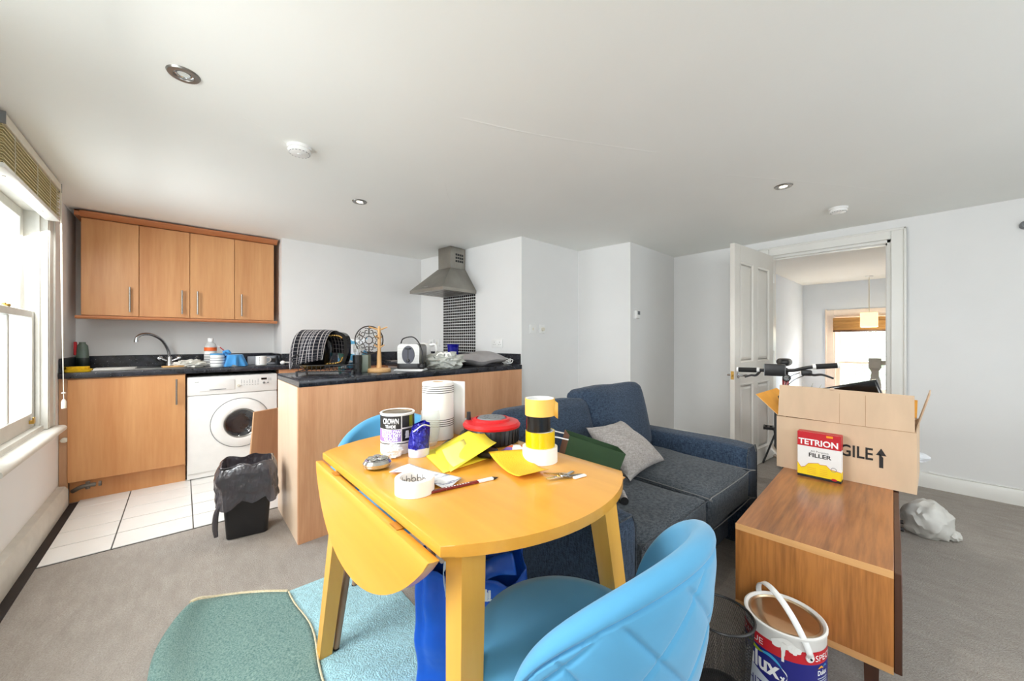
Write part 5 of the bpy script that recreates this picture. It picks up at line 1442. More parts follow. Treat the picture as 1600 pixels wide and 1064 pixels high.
# green lined paper carrier bag
pb = thing('paper_carrier_bag', 'dark green paper carrier bag with white rope handles tipped over on the sofa', 'paper bag', (1.315, 1.0, 0.452), math.radians(-40))
mat('bag_green', (34, 62, 30), 0.6, var=0.08); mat('bag_brown', (104, 70, 48), 0.7, var=0.08)
M = RX(0.0) @ RY(0.32)
hx, hy, hz = 0.125, 0.055, 0.11
C8 = {}
for i, sx2 in enumerate((-1, 1)):
    for sy2 in (-1, 1):
        for sz in (-1, 1): C8[(sx2, sy2, sz)] = M @ Vector((sx2 * hx * (1.0 if sz > 0 else 0.9), sy2 * hy, sz * hz)) + Vector((0, 0, 0.148))
b = B()
b.face([C8[(-1, -1, -1)], C8[(1, -1, -1)], C8[(1, -1, 1)], C8[(-1, -1, 1)]]); b.face([C8[(1, -1, -1)], C8[(1, 1, -1)], C8[(1, 1, 1)], C8[(1, -1, 1)]])
b.face([C8[(1, 1, -1)], C8[(-1, 1, -1)], C8[(-1, 1, 1)], C8[(1, 1, 1)]]); b.face([C8[(-1, -1, -1)], C8[(1, -1, -1)], C8[(1, 1, -1)], C8[(-1, 1, -1)]])
b.obj('bag_skin', 'bag_green', pb, smooth=False, solid=0.002)
b = B(); b.face([C8[(-1, 1, -1)], C8[(-1, -1, -1)], C8[(-1, -1, 1)], C8[(-1, 1, 1)]]); b.obj('bag_side', 'bag_brown', pb, smooth=False, solid=0.002)
for sy2 in (-1, 1):
    A, Bv = C8[(-1, sy2, -1)].lerp(C8[(-1, sy2, 1)], 0.92), C8[(-1, sy2, -1)].lerp(C8[(-1, sy2, 1)], 0.45)
    b = B(); b.tube(bez([A, A + Vector((-0.07, 0, 0.012)), A + Vector((-0.10, 0, -0.02)), Bv + Vector((-0.07, 0, 0.005)), Bv], 8), 0.003, 8); b.obj('rope_handle', 'white_plastic', pb)
b = B(); b.tube([(0, -0.06, 0.017), (0, 0.03, 0.017)], 0.0165, 16); b.tube([(0, -0.062, 0.017), (0, -0.059, 0.017)], 0.0168, 16, mi=1)
o = tag(b.obj('lint_roller', ['cushion_cloth', 'dark_plastic'], loc=(1.435, 0.90, 0.452)), 'short grey roll with dark end on the near sofa seat', 'roll'); o.rotation_euler = (0, 0, -0.85)

# ------------------------------------------------------------------ velvet chairs
def build_chair(label, loc, rz):
    e = thing('velvet_chair', label, 'chair', loc, rz, 'blue velvet chairs at the table')
    b = B()
    sp_ = [(0, 0.385), (0.16, 0.387), (0.2, 0.4), (0.216, 0.425), (0.216, 0.445), (0.203, 0.462), (0.17, 0.468), (0.09, 0.47), (0, 0.471)]
    b.lathe(sp_, 56, Matrix.Diagonal((1.02, 1.0, 1, 1)) @ T(0, 0.015, 0)); b.obj('seat', 'velvet', e, ang=70)
    PH = 1.383; n_out, n_rim, n_in = 84, 8, 20
    def zt(ph): s = abs(ph) / PH; return 0.429 + 0.352 * max(0.0, math.cos(s * PI / 2)) ** 0.383
    def shell(u, v):
        w_ = 2 * u - 1; ph = PH * (w_ if abs(w_) < 0.9 else math.copysign(0.9 + 0.1 * (1 - (1 - (abs(w_) - 0.9) / 0.1) ** 2), w_)); top = zt(ph); zb = 0.355 + 0.02 * (abs(ph) / PH) ** 2; k = v * (n_out + n_rim + n_in)
        th = 0.022
        def rad(z): return 0.231 + 0.064 * max(0, (z - 0.36)) / 0.44 + 0.018 * math.sin(PI * max(0, min(1, (z - 0.36) / 0.44)))
        if k <= n_out:
            t = k / n_out; z = zb + (top - th - zb) * t; r = rad(z)
            a_ = ph * 0.275; gq = 0.0
            d1 = abs(((a_ + z * 0.95) / 0.15 + 0.3) % 1.0 - 0.5) * 0.15; d2 = abs(((a_ - z * 0.95) / 0.15 + 0.3) % 1.0 - 0.5) * 0.15
            edge = (top - th - z)
            if edge > 0.012: sm_ = min(1.0, (edge - 0.012) / 0.02); gq = 0.006 * max(math.exp(-(d1 / 0.005) ** 2), math.exp(-(d2 / 0.005) ** 2)) * sm_; gq -= 0.002 * sm_ * min(1, min(d1, d2) / 0.035)
            else: gq = 0.007 * math.exp(-((edge - 0.01) / 0.004) ** 2)
            r -= gq
        elif k <= n_out + n_rim:
            t = (k - n_out) / n_rim; z0 = top - th; r = rad(z0) - th + th * math.cos(PI * t); z = z0 + th * math.sin(PI * t)
        else:
            t = (k - n_out - n_rim) / n_in; z0 = top - th; z = z0 + (0.43 - z0) * t if z0 > 0.43 else z0 - 0.001 * t; r = rad(z0 + (z - z0)) - 2 * th
        th_ = -PI / 2 + ph
        return (1.0 * r * math.cos(th_), r * math.sin(th_) * 1.0, z)
    b = B(); b.grid(shell, 260, n_out + n_rim + n_in); b.obj('backrest', 'velvet', e, ang=75)
    for sx2 in (-1, 1):
        for sy2 in (-1, 1):
            b = B(); b.tube([(sx2 * 0.14, sy2 * 0.14, 0.39), (sx2 * 0.185, sy2 * 0.185, 0.004)], [0.018, 0.0105], 14); lg = b.obj('leg', 'chair_leg_wood', e)
            b = B(); b.lathe([(0, 0), (0.011, 0), (0.011, 0.006), (0, 0.006)], 12, T(sx2 * 0.1855, sy2 * 0.1855, 0)); b.obj('foot_pad', 'rubber', lg)
    return e
chair = build_chair('blue velvet chair with quilted back in the foreground', (0.663, 0.552, 0.0068), 0.07)
c2 = copy_tree(chair)
c2.location = (0.675, 1.535, 0.0068); c2.rotation_euler = (0, 0, math.radians(152)); c2['label'] = 'blue velvet chair tucked in at the far side of the table'

# ------------------------------------------------------------------ rug, partly folded over
rg = thing('rug', 'teal rug with its left side folded over to show the backing', 'rug', (0.33, 1.4, 0))
b = B(); b.prism([(-0.2, 0.54), (0.33, 0.54), (0.415, 0.47), (0.42, -1.2), (-0.36, -1.2), (-0.36, 0.3)], 0.0005, 0.0065, 0.002, 2); b.obj('pile_side', 'rug_pile', rg)
def flap(u, v):
    # u across from crease to edge, v from near to far
    xe = 0.027 + 0.012 * math.sin(9 * v) - 0.012 * math.sin(21 * v) * v
    x0 = -0.415 + 0.10 * max(0, (v - 0.78) / 0.22) ** 3
    y = -1.2 + v * (1.90 - 0.19 * u ** 1.5 - 0.40 * max(0, 0.36 - u) ** 1.6)
    x = x0 + (xe - x0) * u
    z = 0.013 + 0.034 * math.exp(-((u - 0.05) / 0.16) ** 2) + 0.006 * math.sin(4 * v + 3 * u) * (1 - u) + 0.016 * math.exp(-((1 - v) / 0.05) ** 2) * (1 - 0.6 * u)
    return (x, y, z)
b = B(); b.grid(flap, 30, 60); b.obj('folded_backing', 'rug_back', rg, solid=0.009, ang=70)
P = [Vector(flap(u / 30, 1.0)) + Vector((0, 0.004, -0.002)) for u in range(1, 31)]
b = B(); b.tube(P, 0.0105, 8); b.obj('binding', 'basket_cord', rg)
P = [Vector(flap(1.0, v / 40)) + Vector((0.002, 0, 0)) for v in range(41)]
b = B(); b.tube(P, 0.0055, 8); b.obj('binding', 'basket_cord', rg)

# ------------------------------------------------------------------ blue carrier bag under the table
mat('carrier_blue', (20, 82, 186), 0.3, var=0.12, scale=7, bump=0.5, bscale=16); mat('carrier_white', (214, 222, 234), 0.4, var=0.05)
cbg = thing('carrier_bag', 'shiny royal blue carrier bag with white crest standing under the table', 'bag', (0.70, 0.99, 0.0068), CA)
def bagpt(u, v):
    a = 2 * PI * u
    ct, st_ = math.cos(a), math.sin(a)
    ex = 0.35
    x = 0.165 * math.copysign(abs(ct) ** ex, ct) * (1 + 0.02 * v); y = 0.085 * math.copysign(abs(st_) ** ex, st_) * (1 - 0.25 * v)
    wv = 0.010 * math.sin(7 * a + 4 * v) * v + 0.012 * noise.noise(Vector((x * 9, y * 9, v * 5)))
    z = 0.001 + 0.425 * v + (0.045 * math.sin(2 * a + 0.6) + 0.03 * noise.noise(Vector((ct * 3, st_ * 3, 1)))) * max(0, v - 0.7) / 0.3
    return (x + wv * ct, y + wv * st_, z)
b = B(); b.grid(bagpt, 80, 26, wrap_u=True); b.face([bagpt(k / 40, 0) for k in range(40)]); b.obj('bag_skin', 'carrier_blue', cbg, solid=0.0015, ang=60)
b = B(); b.grid(lambda u, v: (0.045 + 0.10 * u - 0.03 * v, -0.075 + 0.05 * v + 0.012 * math.sin(4 * u), 0.405 + 0.055 * math.sin(PI * v) * (0.6 + 0.4 * u) + 0.025 * u), 10, 10); b.obj('folded_lip', 'carrier_blue', cbg, solid=0.0015)
for k, (x0, x1, y0) in enumerate(((-0.07, 0.03, -0.07), (-0.06, 0.05, 0.05))):
    b = B(); Q = bez([(x0, y0, 0.37), (x0 - 0.005, y0 - 0.01, 0.45), (x0 + 0.03, y0 - 0.015, 0.475), (x1 - 0.01, y0 - 0.01, 0.462), (x1, y0, 0.37)], 6)
    for i in range(len(Q) - 1): b.face([Q[i] + Vector((0, -0.0, 0.012)), Q[i + 1] + Vector((0, 0, 0.012)), Q[i + 1] - Vector((0.0, 0.004, 0.014)), Q[i] - Vector((0, 0.004, 0.014))])
    b.obj('handle', 'carrier_white' if k == 0 else 'carrier_blue', cbg, solid=0.0015)
yf_ = -0.098
lettering('City of London', 0.036, 'white_ink', cbg, lambda x, y: Vector((0.068 + x, yf_ - 0.002, 0.318 + y)), width=0.185)
b = B()
for dx, dz, w, h in ((0, 0.0, 0.007, 0.012), (0, 0.016, 0.005, 0.004), (-0.012, 0.002, 0.004, 0.010), (0.012, 0.002, 0.004, 0.010), (-0.013, -0.012, 0.006, 0.003), (0.013, -0.012, 0.006, 0.003), (-0.012, 0.014, 0.004, 0.003), (0.012, 0.014, 0.004, 0.003), (0, -0.014, 0.008, 0.002)):
    b.prism([(x, z) for x, z in rrect(dx - w, dx + w, dz - h, dz + h, min(w, h) * 0.6, 3)], -0.0005, 0.0005)
for v in b.bm.verts: v.co = Vector((0.052 + v.co.x, yf_ - 0.0025 + v.co.z, 0.378 + v.co.y))
tag(b.obj('crest', 'white_ink', cbg), 'small white coat of arms')

# ------------------------------------------------------------------ black bin with liner, leaning board
bn = thing('waste_bin', 'black plastic bin with a grey liner bag beside the peninsula', 'bin', (0.295, 2.735, 0), math.radians(-8))
def binring(hx2, hy2, r): return rrect(-hx2, hx2, -hy2, hy2, r, 4)
b = B()
prof = [(0.095, 0.0, 0.075), (0.1, 0.004, 0.08), (0.128, 0.41, 0.105), (0.132, 0.42, 0.11), (0.124, 0.42, 0.1), (0.094, 0.01, 0.072)]
rings = [[b.bm.verts.new((x, y, z)) for x, y in binring(a, c, 0.025)] for a, z, c in prof]
for A, C in zip(rings[:-1], rings[1:]):
    for k in range(len(A)): b.bm.faces.new((A[k], A[(k + 1) % len(A)], C[(k + 1) % len(A)], C[k]))
b.bm.faces.new(rings[0]); b.bm.faces.new(rings[-1]); b.obj('bin_body', 'dark_plastic', bn)
m_, nt_m, bs_, tc_ = _base('liner_film')
bs_.inputs['Base Color'].default_value = (*lin((70, 66, 72)), 1); bs_.inputs['Coat Weight'].default_value = 1.0; bs_.inputs['Coat Roughness'].default_value = 0.08; bs_.inputs['Roughness'].default_value = 0.25
nn_ = _noise(nt_m, _map(nt_m, tc_.outputs['Object'], (1, 1, 0.6)), 11, 3, 0.55); _bump(nt_m, bs_, nn_, 0.9, 0.04)
tr_ = nt_m.nodes.new('ShaderNodeBsdfTransparent'); tr_.inputs[0].default_value = (0.5, 0.48, 0.5, 1)
mx_ = nt_m.nodes.new('ShaderNodeMixShader'); mx_.inputs[0].default_value = 0.86
nt_m.links.new(tr_.outputs[0], mx_.inputs[1]); nt_m.links.new(bs_.outputs[0], mx_.inputs[2]); nt_m.links.new(mx_.outputs[0], nt_m.nodes['Material Output'].inputs['Surface'])
R0 = binring(0.132, 0.11, 0.03); NR = len(R0)
def liner(u, v):
    f = u * NR; i = int(f) % NR; t = f - int(f)
    p = Vector(R0[i]).lerp(Vector(R0[(i + 1) % NR]), t); a = math.atan2(p.y, p.x)
    hem = 0.20 + 0.07 * noise.noise(Vector((math.cos(a) * 1.6, math.sin(a) * 1.6, 2.2))) + (0.04 if a > -0.9 and a < 0.9 else 0)
    if v < 0.3:
        s = 0.9 - 0.14 * (1 - v / 0.3); z = 0.43 - 0.2 * (1 - v / 0.3)
    else:
        w = (v - 0.3) / 0.7; s = 0.9 + 0.2 * min(1, w * 4) + 0.03 * w + 0.04 * math.sin(7 * a + 4 * w) * w + 0.022 * math.sin(17 * a - 5 * w) + 0.05 * noise.noise(Vector((a * 2, w * 4, 1.0))); z = 0.43 + 0.012 * math.sin(PI * min(1, w * 4)) - hem * w
    cr3 = 0.05 * (0.35 - abs(noise.noise(Vector((math.cos(a) * 4, math.sin(a) * 4, v * 6))))) * (1 if v > 0.3 else 0.3); s += cr3
    return (p.x * s, p.y * s, z + 0.008 * math.sin(6 * a))
b = B(); b.grid(liner, 200, 60, wrap_u=True); b.obj('bin_liner', 'liner_film', bn, ang=80)
b = B(); b.tube(bez([(-0.12, -0.10, 0.23), (-0.14, -0.115, 0.18), (-0.145, -0.12, 0.11), (-0.14, -0.125, 0.055)], 8), [0.008 + 0.006 * math.sin(k * 0.12) for k in range(25)], 8); b.obj('tie_handle', 'liner_film', bn)
b = B(); b.box(-0.006, 0.006, -0.065, 0.16, 0.0, 0.64)
o = tag(b.obj('loose_board', 'plywood', loc=(0.40, 3.30, 0.001)), 'bare wooden board leaning between washing machine and peninsula', 'board')
o.rotation_euler = (0, math.radians(7.0), math.radians(-62))
# ------------------------------------------------------------------ walnut television bench
UA = 0.052
tvu = thing('television_bench', 'walnut television bench with pale front edging on dark legs', 'bench', (1.573, 0.50, 0), UA)
LN, WD, Z0, Z1 = 1.72, 0.42, 0.14, 0.45
b = B(); b.box(0.003, LN, -WD, 0, Z1 - 0.022, Z1, 0.001); b.obj('top_panel', 'walnut', tvu)
b = B(); b.box(0.003, LN, -WD, 0, Z0, Z0 + 0.022, 0.001); b.obj('bottom_panel', 'walnut', tvu)
b = B(); b.box(0.0, 0.003, -WD, 0, Z1 - 0.022, Z1); b.obj('edge_strip', 'edge_strip', tvu)
b = B(); b.box(0.0, 0.003, -WD, 0, Z0, Z0 + 0.022); b.obj('edge_strip', 'edge_strip', tvu)
b = B(); b.box(0.001, 0.02, -WD, 0, Z0 + 0.022, Z1 - 0.022); b.obj('end_panel', 'walnut_end', tvu)
b = B(); b.box(LN - 0.02, LN, -WD, 0, Z0 + 0.022, Z1 - 0.022); b.obj('end_panel', 'walnut_end', tvu)
b = B(); b.box(0.02, LN - 0.02, -0.008, -0.002, Z0 + 0.022, Z1 - 0.022); b.obj('back_panel', 'dark_wood', tvu)
b = B(); b.box(LN / 2 - 0.01, LN / 2 + 0.01, -WD + 0.02, -0.008, Z0 + 0.022, Z1 - 0.022); b.obj('divider', 'walnut_end', tvu)
for k in range(2):
    b = B(); b.box(0.004 + k * LN / 2, LN / 2 - 0.004 + k * LN / 2, -WD - 0.018, -WD, Z0 + 0.004, Z1 - 0.004, 0.002); d = b.obj('door', 'dark_wood', tvu)
    b = B(); b.lathe([(0, 0), (0.008, 0), (0.009, 0.014), (0, 0.016)], 12, T(LN / 2 - 0.05 + k * 0.1, -WD - 0.018, 0.3) @ RX(PI / 2)); b.obj('knob', 'dark_plastic', d)
for x in (0.07, LN - 0.07):
    for y in (-0.06, -WD + 0.05):
        b = B(); b.tube([(x, y, Z0), (x, y, 0.0)], [0.026, 0.022], 4); b.obj('leg', 'dark_wood', tvu, smooth=False)
def bench_z(): return Z1 + 0.0006

# moving box: open carton, flaps up
bxo = thing('cardboard_box', 'open cardboard packing box with upright flaps on the walnut bench', 'box', (2.70, 0.315, bench_z()))
hx, hy, hh, tk = 0.235, 0.263, 0.277, 0.004
b = B(); b.box(-hx, -hx + tk, -hy, hy, 0, hh); fp = b.obj('front_panel', 'cardboard', bxo)
b = B(); b.box(hx - tk, hx, -hy, hy, 0, hh); b.obj('rear_panel', 'cardboard', bxo)
for s in (-1, 1): b = B(); b.box(-hx + tk, hx - tk, *sorted((s * hy, s * (hy - tk))), 0, hh); b.obj('side_panel', 'cardboard', bxo)
b = B(); b.box(-hx + tk, hx - tk, -hy + tk, hy - tk, 0.0, tk); b.obj('bottom_panel', 'cardboard', bxo)
def flapbox(name, M, sx_, sz_, cut=0.0, lining='card_orange_lit'):
    """upright flap: local y = width, z = height, two skins (outer kraft, lining by default coloured as lit)"""
    b = B()
    for (xa, xb, mi) in ((-0.002, 0.0005, 0), (0.0005, 0.0025, 1)):
        P = [(xa, -sx_, 0), (xa, sx_, 0), (xa, sx_ - cut, sz_), (xa, -sx_ + cut, sz_)]; Q = [(xb, y, z) for _, y, z in P]
        P = [M @ Vector(p) for p in P]; Q = [M @ Vector(p) for p in Q]
        b.face(P, mi); b.face(Q[::-1], mi)
        for k in range(4): b.face([P[k], P[(k + 1) % 4], Q[(k + 1) % 4], Q[k]], mi)
    return b.obj(name, ['cardboard', lining], bxo, smooth=False)
flapbox('front_flap', T(-hx + 0.002, 0, hh + 0.0008) @ RX(math.radians(0.8)) @ RY(math.radians(2)), hy - 0.006, 0.168, 0.004)
flapbox('rear_flap', T(hx - 0.002, 0, hh + 0.0008) @ RY(math.radians(60)) @ RZ(PI), hy - 0.01, 0.16)
flapbox('side_flap', T(0, hy - 0.002, hh + 0.0008) @ RX(math.radians(-46)) @ RZ(-PI / 2), hx - 0.02, 0.15)
flapbox('side_flap', T(0.06, -hy + 0.002, hh + 0.0008) @ RX(math.radians(14)) @ RZ(PI / 2), hx - 0.09, 0.165, 0.02, 'cardboard')
def front_at(y, z): return Vector((-hx - 0.0012, -y, z))
lettering('FRAGILE', 0.08, 'black_ink', fp, lambda x, y: front_at(0.0075 + x, 0.122 + y), bold=0.0014, width=0.225)
b = B(); ax, az = 0.149, 0.10
b.face([front_at(ax - 0.007, az - 0.008), front_at(ax + 0.007, az - 0.008), front_at(ax + 0.007, az + 0.042), front_at(ax - 0.007, az + 0.06)])
b.face([front_at(ax - 0.018, az + 0.05), front_at(ax, az + 0.084), front_at(ax + 0.018, az + 0.05)])
b.obj('arrow_print', 'black_ink', fp, smooth=False)
mat('crease', (170, 132, 98), 0.9, var=0.05)
b = B(); b.box(-hx - 0.0014, -hx, -hy, hy, hh - 0.0008, hh + 0.0012); b.obj('fold_line', 'crease', fp)
for y in (-0.0, -0.095):
    b = B(); b.box(-hx - 0.0006 - 0.0, -hx + 0.006, y - 0.0006, y + 0.0006, hh + 0.002, hh + 0.15, M=T(-hx, 0, hh) @ RY(math.radians(2)) @ T(hx, 0, -hh)); b.obj('crease_line', 'crease', fp)
b = B(); b.blob((-hx + 0.006, 0.03, hh + 0.168), (0.006, 0.01, 0.007), 2, 0.3, 3); b.obj('torn_tape', 'cardboard', bxo)
# flat black screen leaning in the box
tvs = thing('flat_screen', 'black flat screen slanting out of the top of the cardboard box', 'screen', (2.66, 0.26, bench_z() + 0.02))
Ms = T(0, 0, 0.0) @ RX(math.radians(-17)) 
b = B(); b.box(-0.02, 0.02, -0.20, 0.24, 0.065, 0.435, 0.006, 2, M=Ms); b.obj('housing', 'black_gloss', tvs)
b = B(); b.box(-0.0215, -0.0195, -0.19, 0.23, 0.075, 0.425, M=Ms); b.obj('panel', 'black_gloss', tvs)
b = B(); b.box(0.02, 0.035, -0.1, 0.14, 0.12, 0.3, 0.005, M=Ms); b.obj('rear_casing', 'dark_plastic', tvs)
# white plastic bags by the box
mat('film_white', (226, 228, 232), 0.35, var=0.06, scale=10, bump=0.7, bscale=18); mat('sack_grey', (210, 208, 202), 0.5, var=0.08, scale=8, bump=0.6, bscale=14)
b = B(); b.blob((0, 0, 0.04), (0.10, 0.235, 0.05), 4, 0.10, 2.5, 3, flat=0.0)
tag(b.obj('white_bag', 'film_white', loc=(3.09, 0.255, bench_z())), 'white plastic bag behind the right side of the cardboard box', 'bag')
b = B(); b.blob((0, 0, 0.08), (0.125, 0.105, 0.115), 4, 0.16, 2.6, 6, flat=0.001); b.blob((0.0, -0.10, 0.03), (0.045, 0.035, 0.03), 3, 0.3, 3, 2, flat=0.001)
tag(b.obj('rubbish_sack', 'sack_grey', loc=(3.30, 0.03, 0)), 'slumped pale grey rubbish sack on the carpet by the right wall', 'bag')
b = B(); b.face([(0, 0, 0), (0.09, 0.05, 0.01), (0.1, 0.07, 0.06), (0.01, 0.055, 0.045)])
tag(b.obj('white_paper', 'paper_white', loc=(2.60, 0.585, 0.455), solid=0.0015), 'white paper corner poking out left of the cardboard box', 'paper')

# filler carton
fb = thing('filler_carton', 'red white and yellow filler powder carton standing in front of the cardboard box', 'carton', (2.405, 0.383, bench_z()), 0.0)
fw, fd, fh = 0.085, 0.026, 0.228
b = B(); b.box(-fd, fd, -fw, fw, 0, fh, 0.0012); b.obj('carton', 'paper_white', fb)
def fat(y, z, e=0.0006): return Vector((-fd - e, -y, z))
def fband(y0, y1, z0, z1, m, e=0.0004, side=True, top=False):
    b = B(); b.face([fat(y0, z0, e), fat(y1, z0, e), fat(y1, z1, e), fat(y0, z1, e)])
    if side: b.face([(-fd, -fw - e, z0), (fd, -fw - e, z0), (fd, -fw - e, z1), (-fd, -fw - e, z1)])
    if top: b.face([(-fd, -fw, fh + e), (fd, -fw, fh + e), (fd, fw, fh + e), (-fd, fw, fh + e)])
    return b.obj('printed_band', m, fb, smooth=False)
fband(-fw, fw, 0.157, fh, 'red_ink', top=True)
fband(-fw, fw, 0.0, 0.012, 'black_ink')
b = B(); pts = [(-fw, 0.012), (fw, 0.012), (fw, 0.052), (0.045, 0.058), (0.03, 0.074), (0.005, 0.072), (0.0, 0.078), (-0.04, 0.07), (-0.055, 0.05), (-0.07, 0.045), (-fw, 0.07)]
b.face([fat(y, z) for y, z in pts]); b.face([(-fd, -fw - 0.0005, 0.012), (fd, -fw - 0.0005, 0.012), (fd, -fw - 0.0005, 0.05), (-fd, -fw - 0.0005, 0.05)]); b.obj('printed_band', 'yellow_ink', fb, smooth=False)
b = B()
for (y0, z0), (y1, z1) in zip(pts[2:-1], pts[3:]): b.face([fat(y0, z0, 0.0008), fat(y1, z1, 0.0008), fat(y1, z1 + 0.002, 0.0008), fat(y0, z0 + 0.002, 0.0008)])
b.obj('outline_print', 'red_ink', fb, smooth=False)
lettering('TETRION', 0.04, 'white_ink', fb, lambda x, y: fat(x - 0.002, 0.166 + y, 0.001), bold=0.0012, width=0.155)
lettering('All Purpose', 0.013, 'grey_plastic', fb, lambda x, y: fat(x + 0.004, 0.131 + y, 0.001), width=0.07)
lettering('FILLER', 0.028, 'black_ink', fb, lambda x, y: fat(x + 0.004, 0.106 + y, 0.001), bold=0.0006, width=0.088)
mat('price_orange', (250, 160, 20), 0.5)
b = B(); b.face([fat(0.03, 0.212, 0.0009), fat(0.055, 0.212, 0.0009), fat(0.055, 0.222, 0.0009), fat(0.03, 0.222, 0.0009)]); b.obj('price_sticker', 'price_orange', fb, smooth=False)
b = B()
for r in range(4):
    for y0, w in ((-0.045, 0.035), (0.005, 0.03)): b.face([fat(y0, 0.022 + r * 0.009, 0.001), fat(y0 + w, 0.022 + r * 0.009, 0.001), fat(y0 + w, 0.0235 + r * 0.009, 0.001), fat(y0, 0.0235 + r * 0.009, 0.001)])
b.obj('small_print', 'card_orange_lit', fb, smooth=False)
b = B(); b.lathe([(0.009, 0), (0.011, 0), (0.011, 0.0004), (0.009, 0.0004)], 20, T(-fd - 0.0005, -0.058, 0.06) @ RY(-PI / 2), close=True); b.obj('seal_print', 'grey_plastic', fb)
b = B(); b.lathe([(0, 0), (0.011, 0), (0.011, 0.0006), (0, 0.0006)], 18, T(-fd - 0.0005, -0.06, 0.012) @ RY(-PI / 2) @ Matrix.Diagonal((0.5, 1, 1, 1))); b.obj('seal_print', 'red_ink', fb)

# ------------------------------------------------------------------ big paint tin
dt = thing('emulsion_tin', 'large blue and white emulsion paint tin with red band and white carry handle', 'paint tin', (1.458, 0.322, 0))
DR, DH = 0.107, 0.262
mat('tin_silver', (206, 214, 226), 0.4, var=0.03); mat('tin_white', (236, 234, 230), 0.4, var=0.02); mat('swoosh_lime', (170, 190, 30), 0.4); mat('swoosh_cyan', (60, 160, 210), 0.4); mat('leaf_green', (20, 130, 84), 0.4); mat('amber_ink', (240, 170, 40), 0.4)
b = B(); b.lathe([(0, 0), (DR - 0.002, 0), (DR, 0.004), (DR, DH - 0.012), (DR + 0.003, DH - 0.008), (DR + 0.003, DH - 0.002), (DR - 0.002, DH), (DR - 0.008, DH - 0.004), (DR - 0.01, DH - 0.01)], 64); b.obj('can', 'tin_white', dt)
b = B(); b.lathe([(DR - 0.008, DH - 0.007), (DR - 0.014, DH - 0.004), (DR - 0.018, DH - 0.009), (0.05, DH - 0.008), (0, DH - 0.008)], 60); b.obj('lid', 'tin_lid', dt)
dc = math.atan2(-0.322, -1.458)
def tband(z0f, z1f, m, name, a0=-PI, a1=PI, e=0.0005, n=72):
    b = B(); r = DR + e
    b.grid(lambda u, v: (r * math.cos(dc + a0 + (a1 - a0) * u), r * math.sin(dc + a0 + (a1 - a0) * u), z0f(a0 + (a1 - a0) * u) * (1 - v) + z1f(a0 + (a1 - a0) * u) * v), n, 1); return b.obj(name, m, dt)
tband(lambda a: 0.185, lambda a: 0.222, 'red_ink', 'printed_band')
tband(lambda a: 0.105 - 0.055 * (a + 0.6) / 1.4 if -1.2 < a < 0.82 else (0.13 if a <= -1.2 else 0.0), lambda a: 0.185, 'navy_ink', 'printed_band')
tband(lambda a: 0.003, lambda a: 0.105 - 0.055 * (a + 0.6) / 1.4 if -1.2 < a < 0.82 else (0.13 if a <= -1.2 else 0.003), 'tin_silver', 'printed_band', -1.2, 0.82)
wr_ = lambda a, z: wrap(DR + 0.0012, dc + a, z)
lettering('VALUE', 0.026, 'white_ink', dt, wr_(-0.92, 0.194), width=0.088)
lettering('SPECIAL', 0.026, 'white_ink', dt, wr_(1.22, 0.194), width=0.098)
lettering('Dulux', 0.068, 'white_ink', dt, wr_(-0.78, 0.118), bold=0.0022, width=0.142)
lettering('WHITE', 0.04, 'navy_ink', dt, wr_(-0.86, 0.052), width=0.115)
lettering('Dulux', 0.02, 'white_ink', dt, wr_(1.02, 0.152), bold=0.0005, width=0.04)
def swoosh(pts, w, m, e=0.0011):
    b = B(); Q = bez([(a, z, 0) for a, z in pts], 8); r = DR + e
    n_ = len(Q)
    def P(i, s):
        t = i / (n_ - 1); ww = w * math.sin(PI * min(1, 0.12 + t * 0.85)) ; return (r * math.cos(dc + Q[i].x), r * math.sin(dc + Q[i].x), Q[i].y + s * ww)
    for i in range(n_ - 1): b.face([P(i, -1), P(i + 1, -1), P(i + 1, 1), P(i, 1)])
    return b.obj('logo_swoosh', m, dt)
swoosh([(-1.25, 0.168), (-0.95, 0.178), (-0.7, 0.172), (-0.5, 0.172)], 0.006, 'swoosh_lime'); swoosh([(-0.62, 0.172), (-0.35, 0.176), (-0.15, 0.166), (-0.02, 0.15)], 0.005, 'swoosh_cyan'); swoosh([(-0.06, 0.155), (0.06, 0.14), (0.06, 0.125), (-0.02, 0.115)], 0.003, 'white_ink')
b = B(); b.tube([Vector((math.cos(dc + a) * (DR + 0.001), math.sin(dc + a) * (DR + 0.001), z)) for a, z in ((-0.08, 0.112), (-0.03, 0.122), (0.0, 0.13))], 0.0022, 6); b.tube([Vector((math.cos(dc + a) * (DR + 0.001), math.sin(dc + a) * (DR + 0.001), z)) for a, z in ((0.02, 0.108), (-0.03, 0.122), (-0.08, 0.128))], 0.0022, 6); b.obj('logo_figure', 'white_ink', dt)
swoosh([(0.86, 0.172), (0.98, 0.176), (1.06, 0.17)], 0.003, 'amber_ink'); swoosh([(1.04, 0.172), (1.14, 0.178), (1.22, 0.172)], 0.002, 'swoosh_cyan')
for k in range(4): tband(lambda a, k=k: 0.141 - k * 0.007, lambda a, k=k: 0.1435 - k * 0.007, 'tin_silver', 'small_print', 0.84, 1.24, 0.0011, 8)
b = B(); r = DR + 0.0012
b.face([(r * math.cos(dc + 1.03 + 0.19 * math.cos(t)), r * math.sin(dc + 1.03 + 0.19 * math.cos(t)), 0.088 + 0.021 * math.sin(t)) for t in [PI * k / 14 for k in range(15)]]); b.obj('green_roundel', 'leaf_green', dt)
b = B(); b.tube([(r * math.cos(dc + 1.03 + 0.2 * math.cos(t)), r * math.sin(dc + 1.03 + 0.2 * math.cos(t)), 0.088 + 0.022 * math.sin(t)) for t in [2 * PI * k / 24 for k in range(24)]], 0.0008, 5, closed=True); b.obj('roundel_ring', 'white_ink', dt)
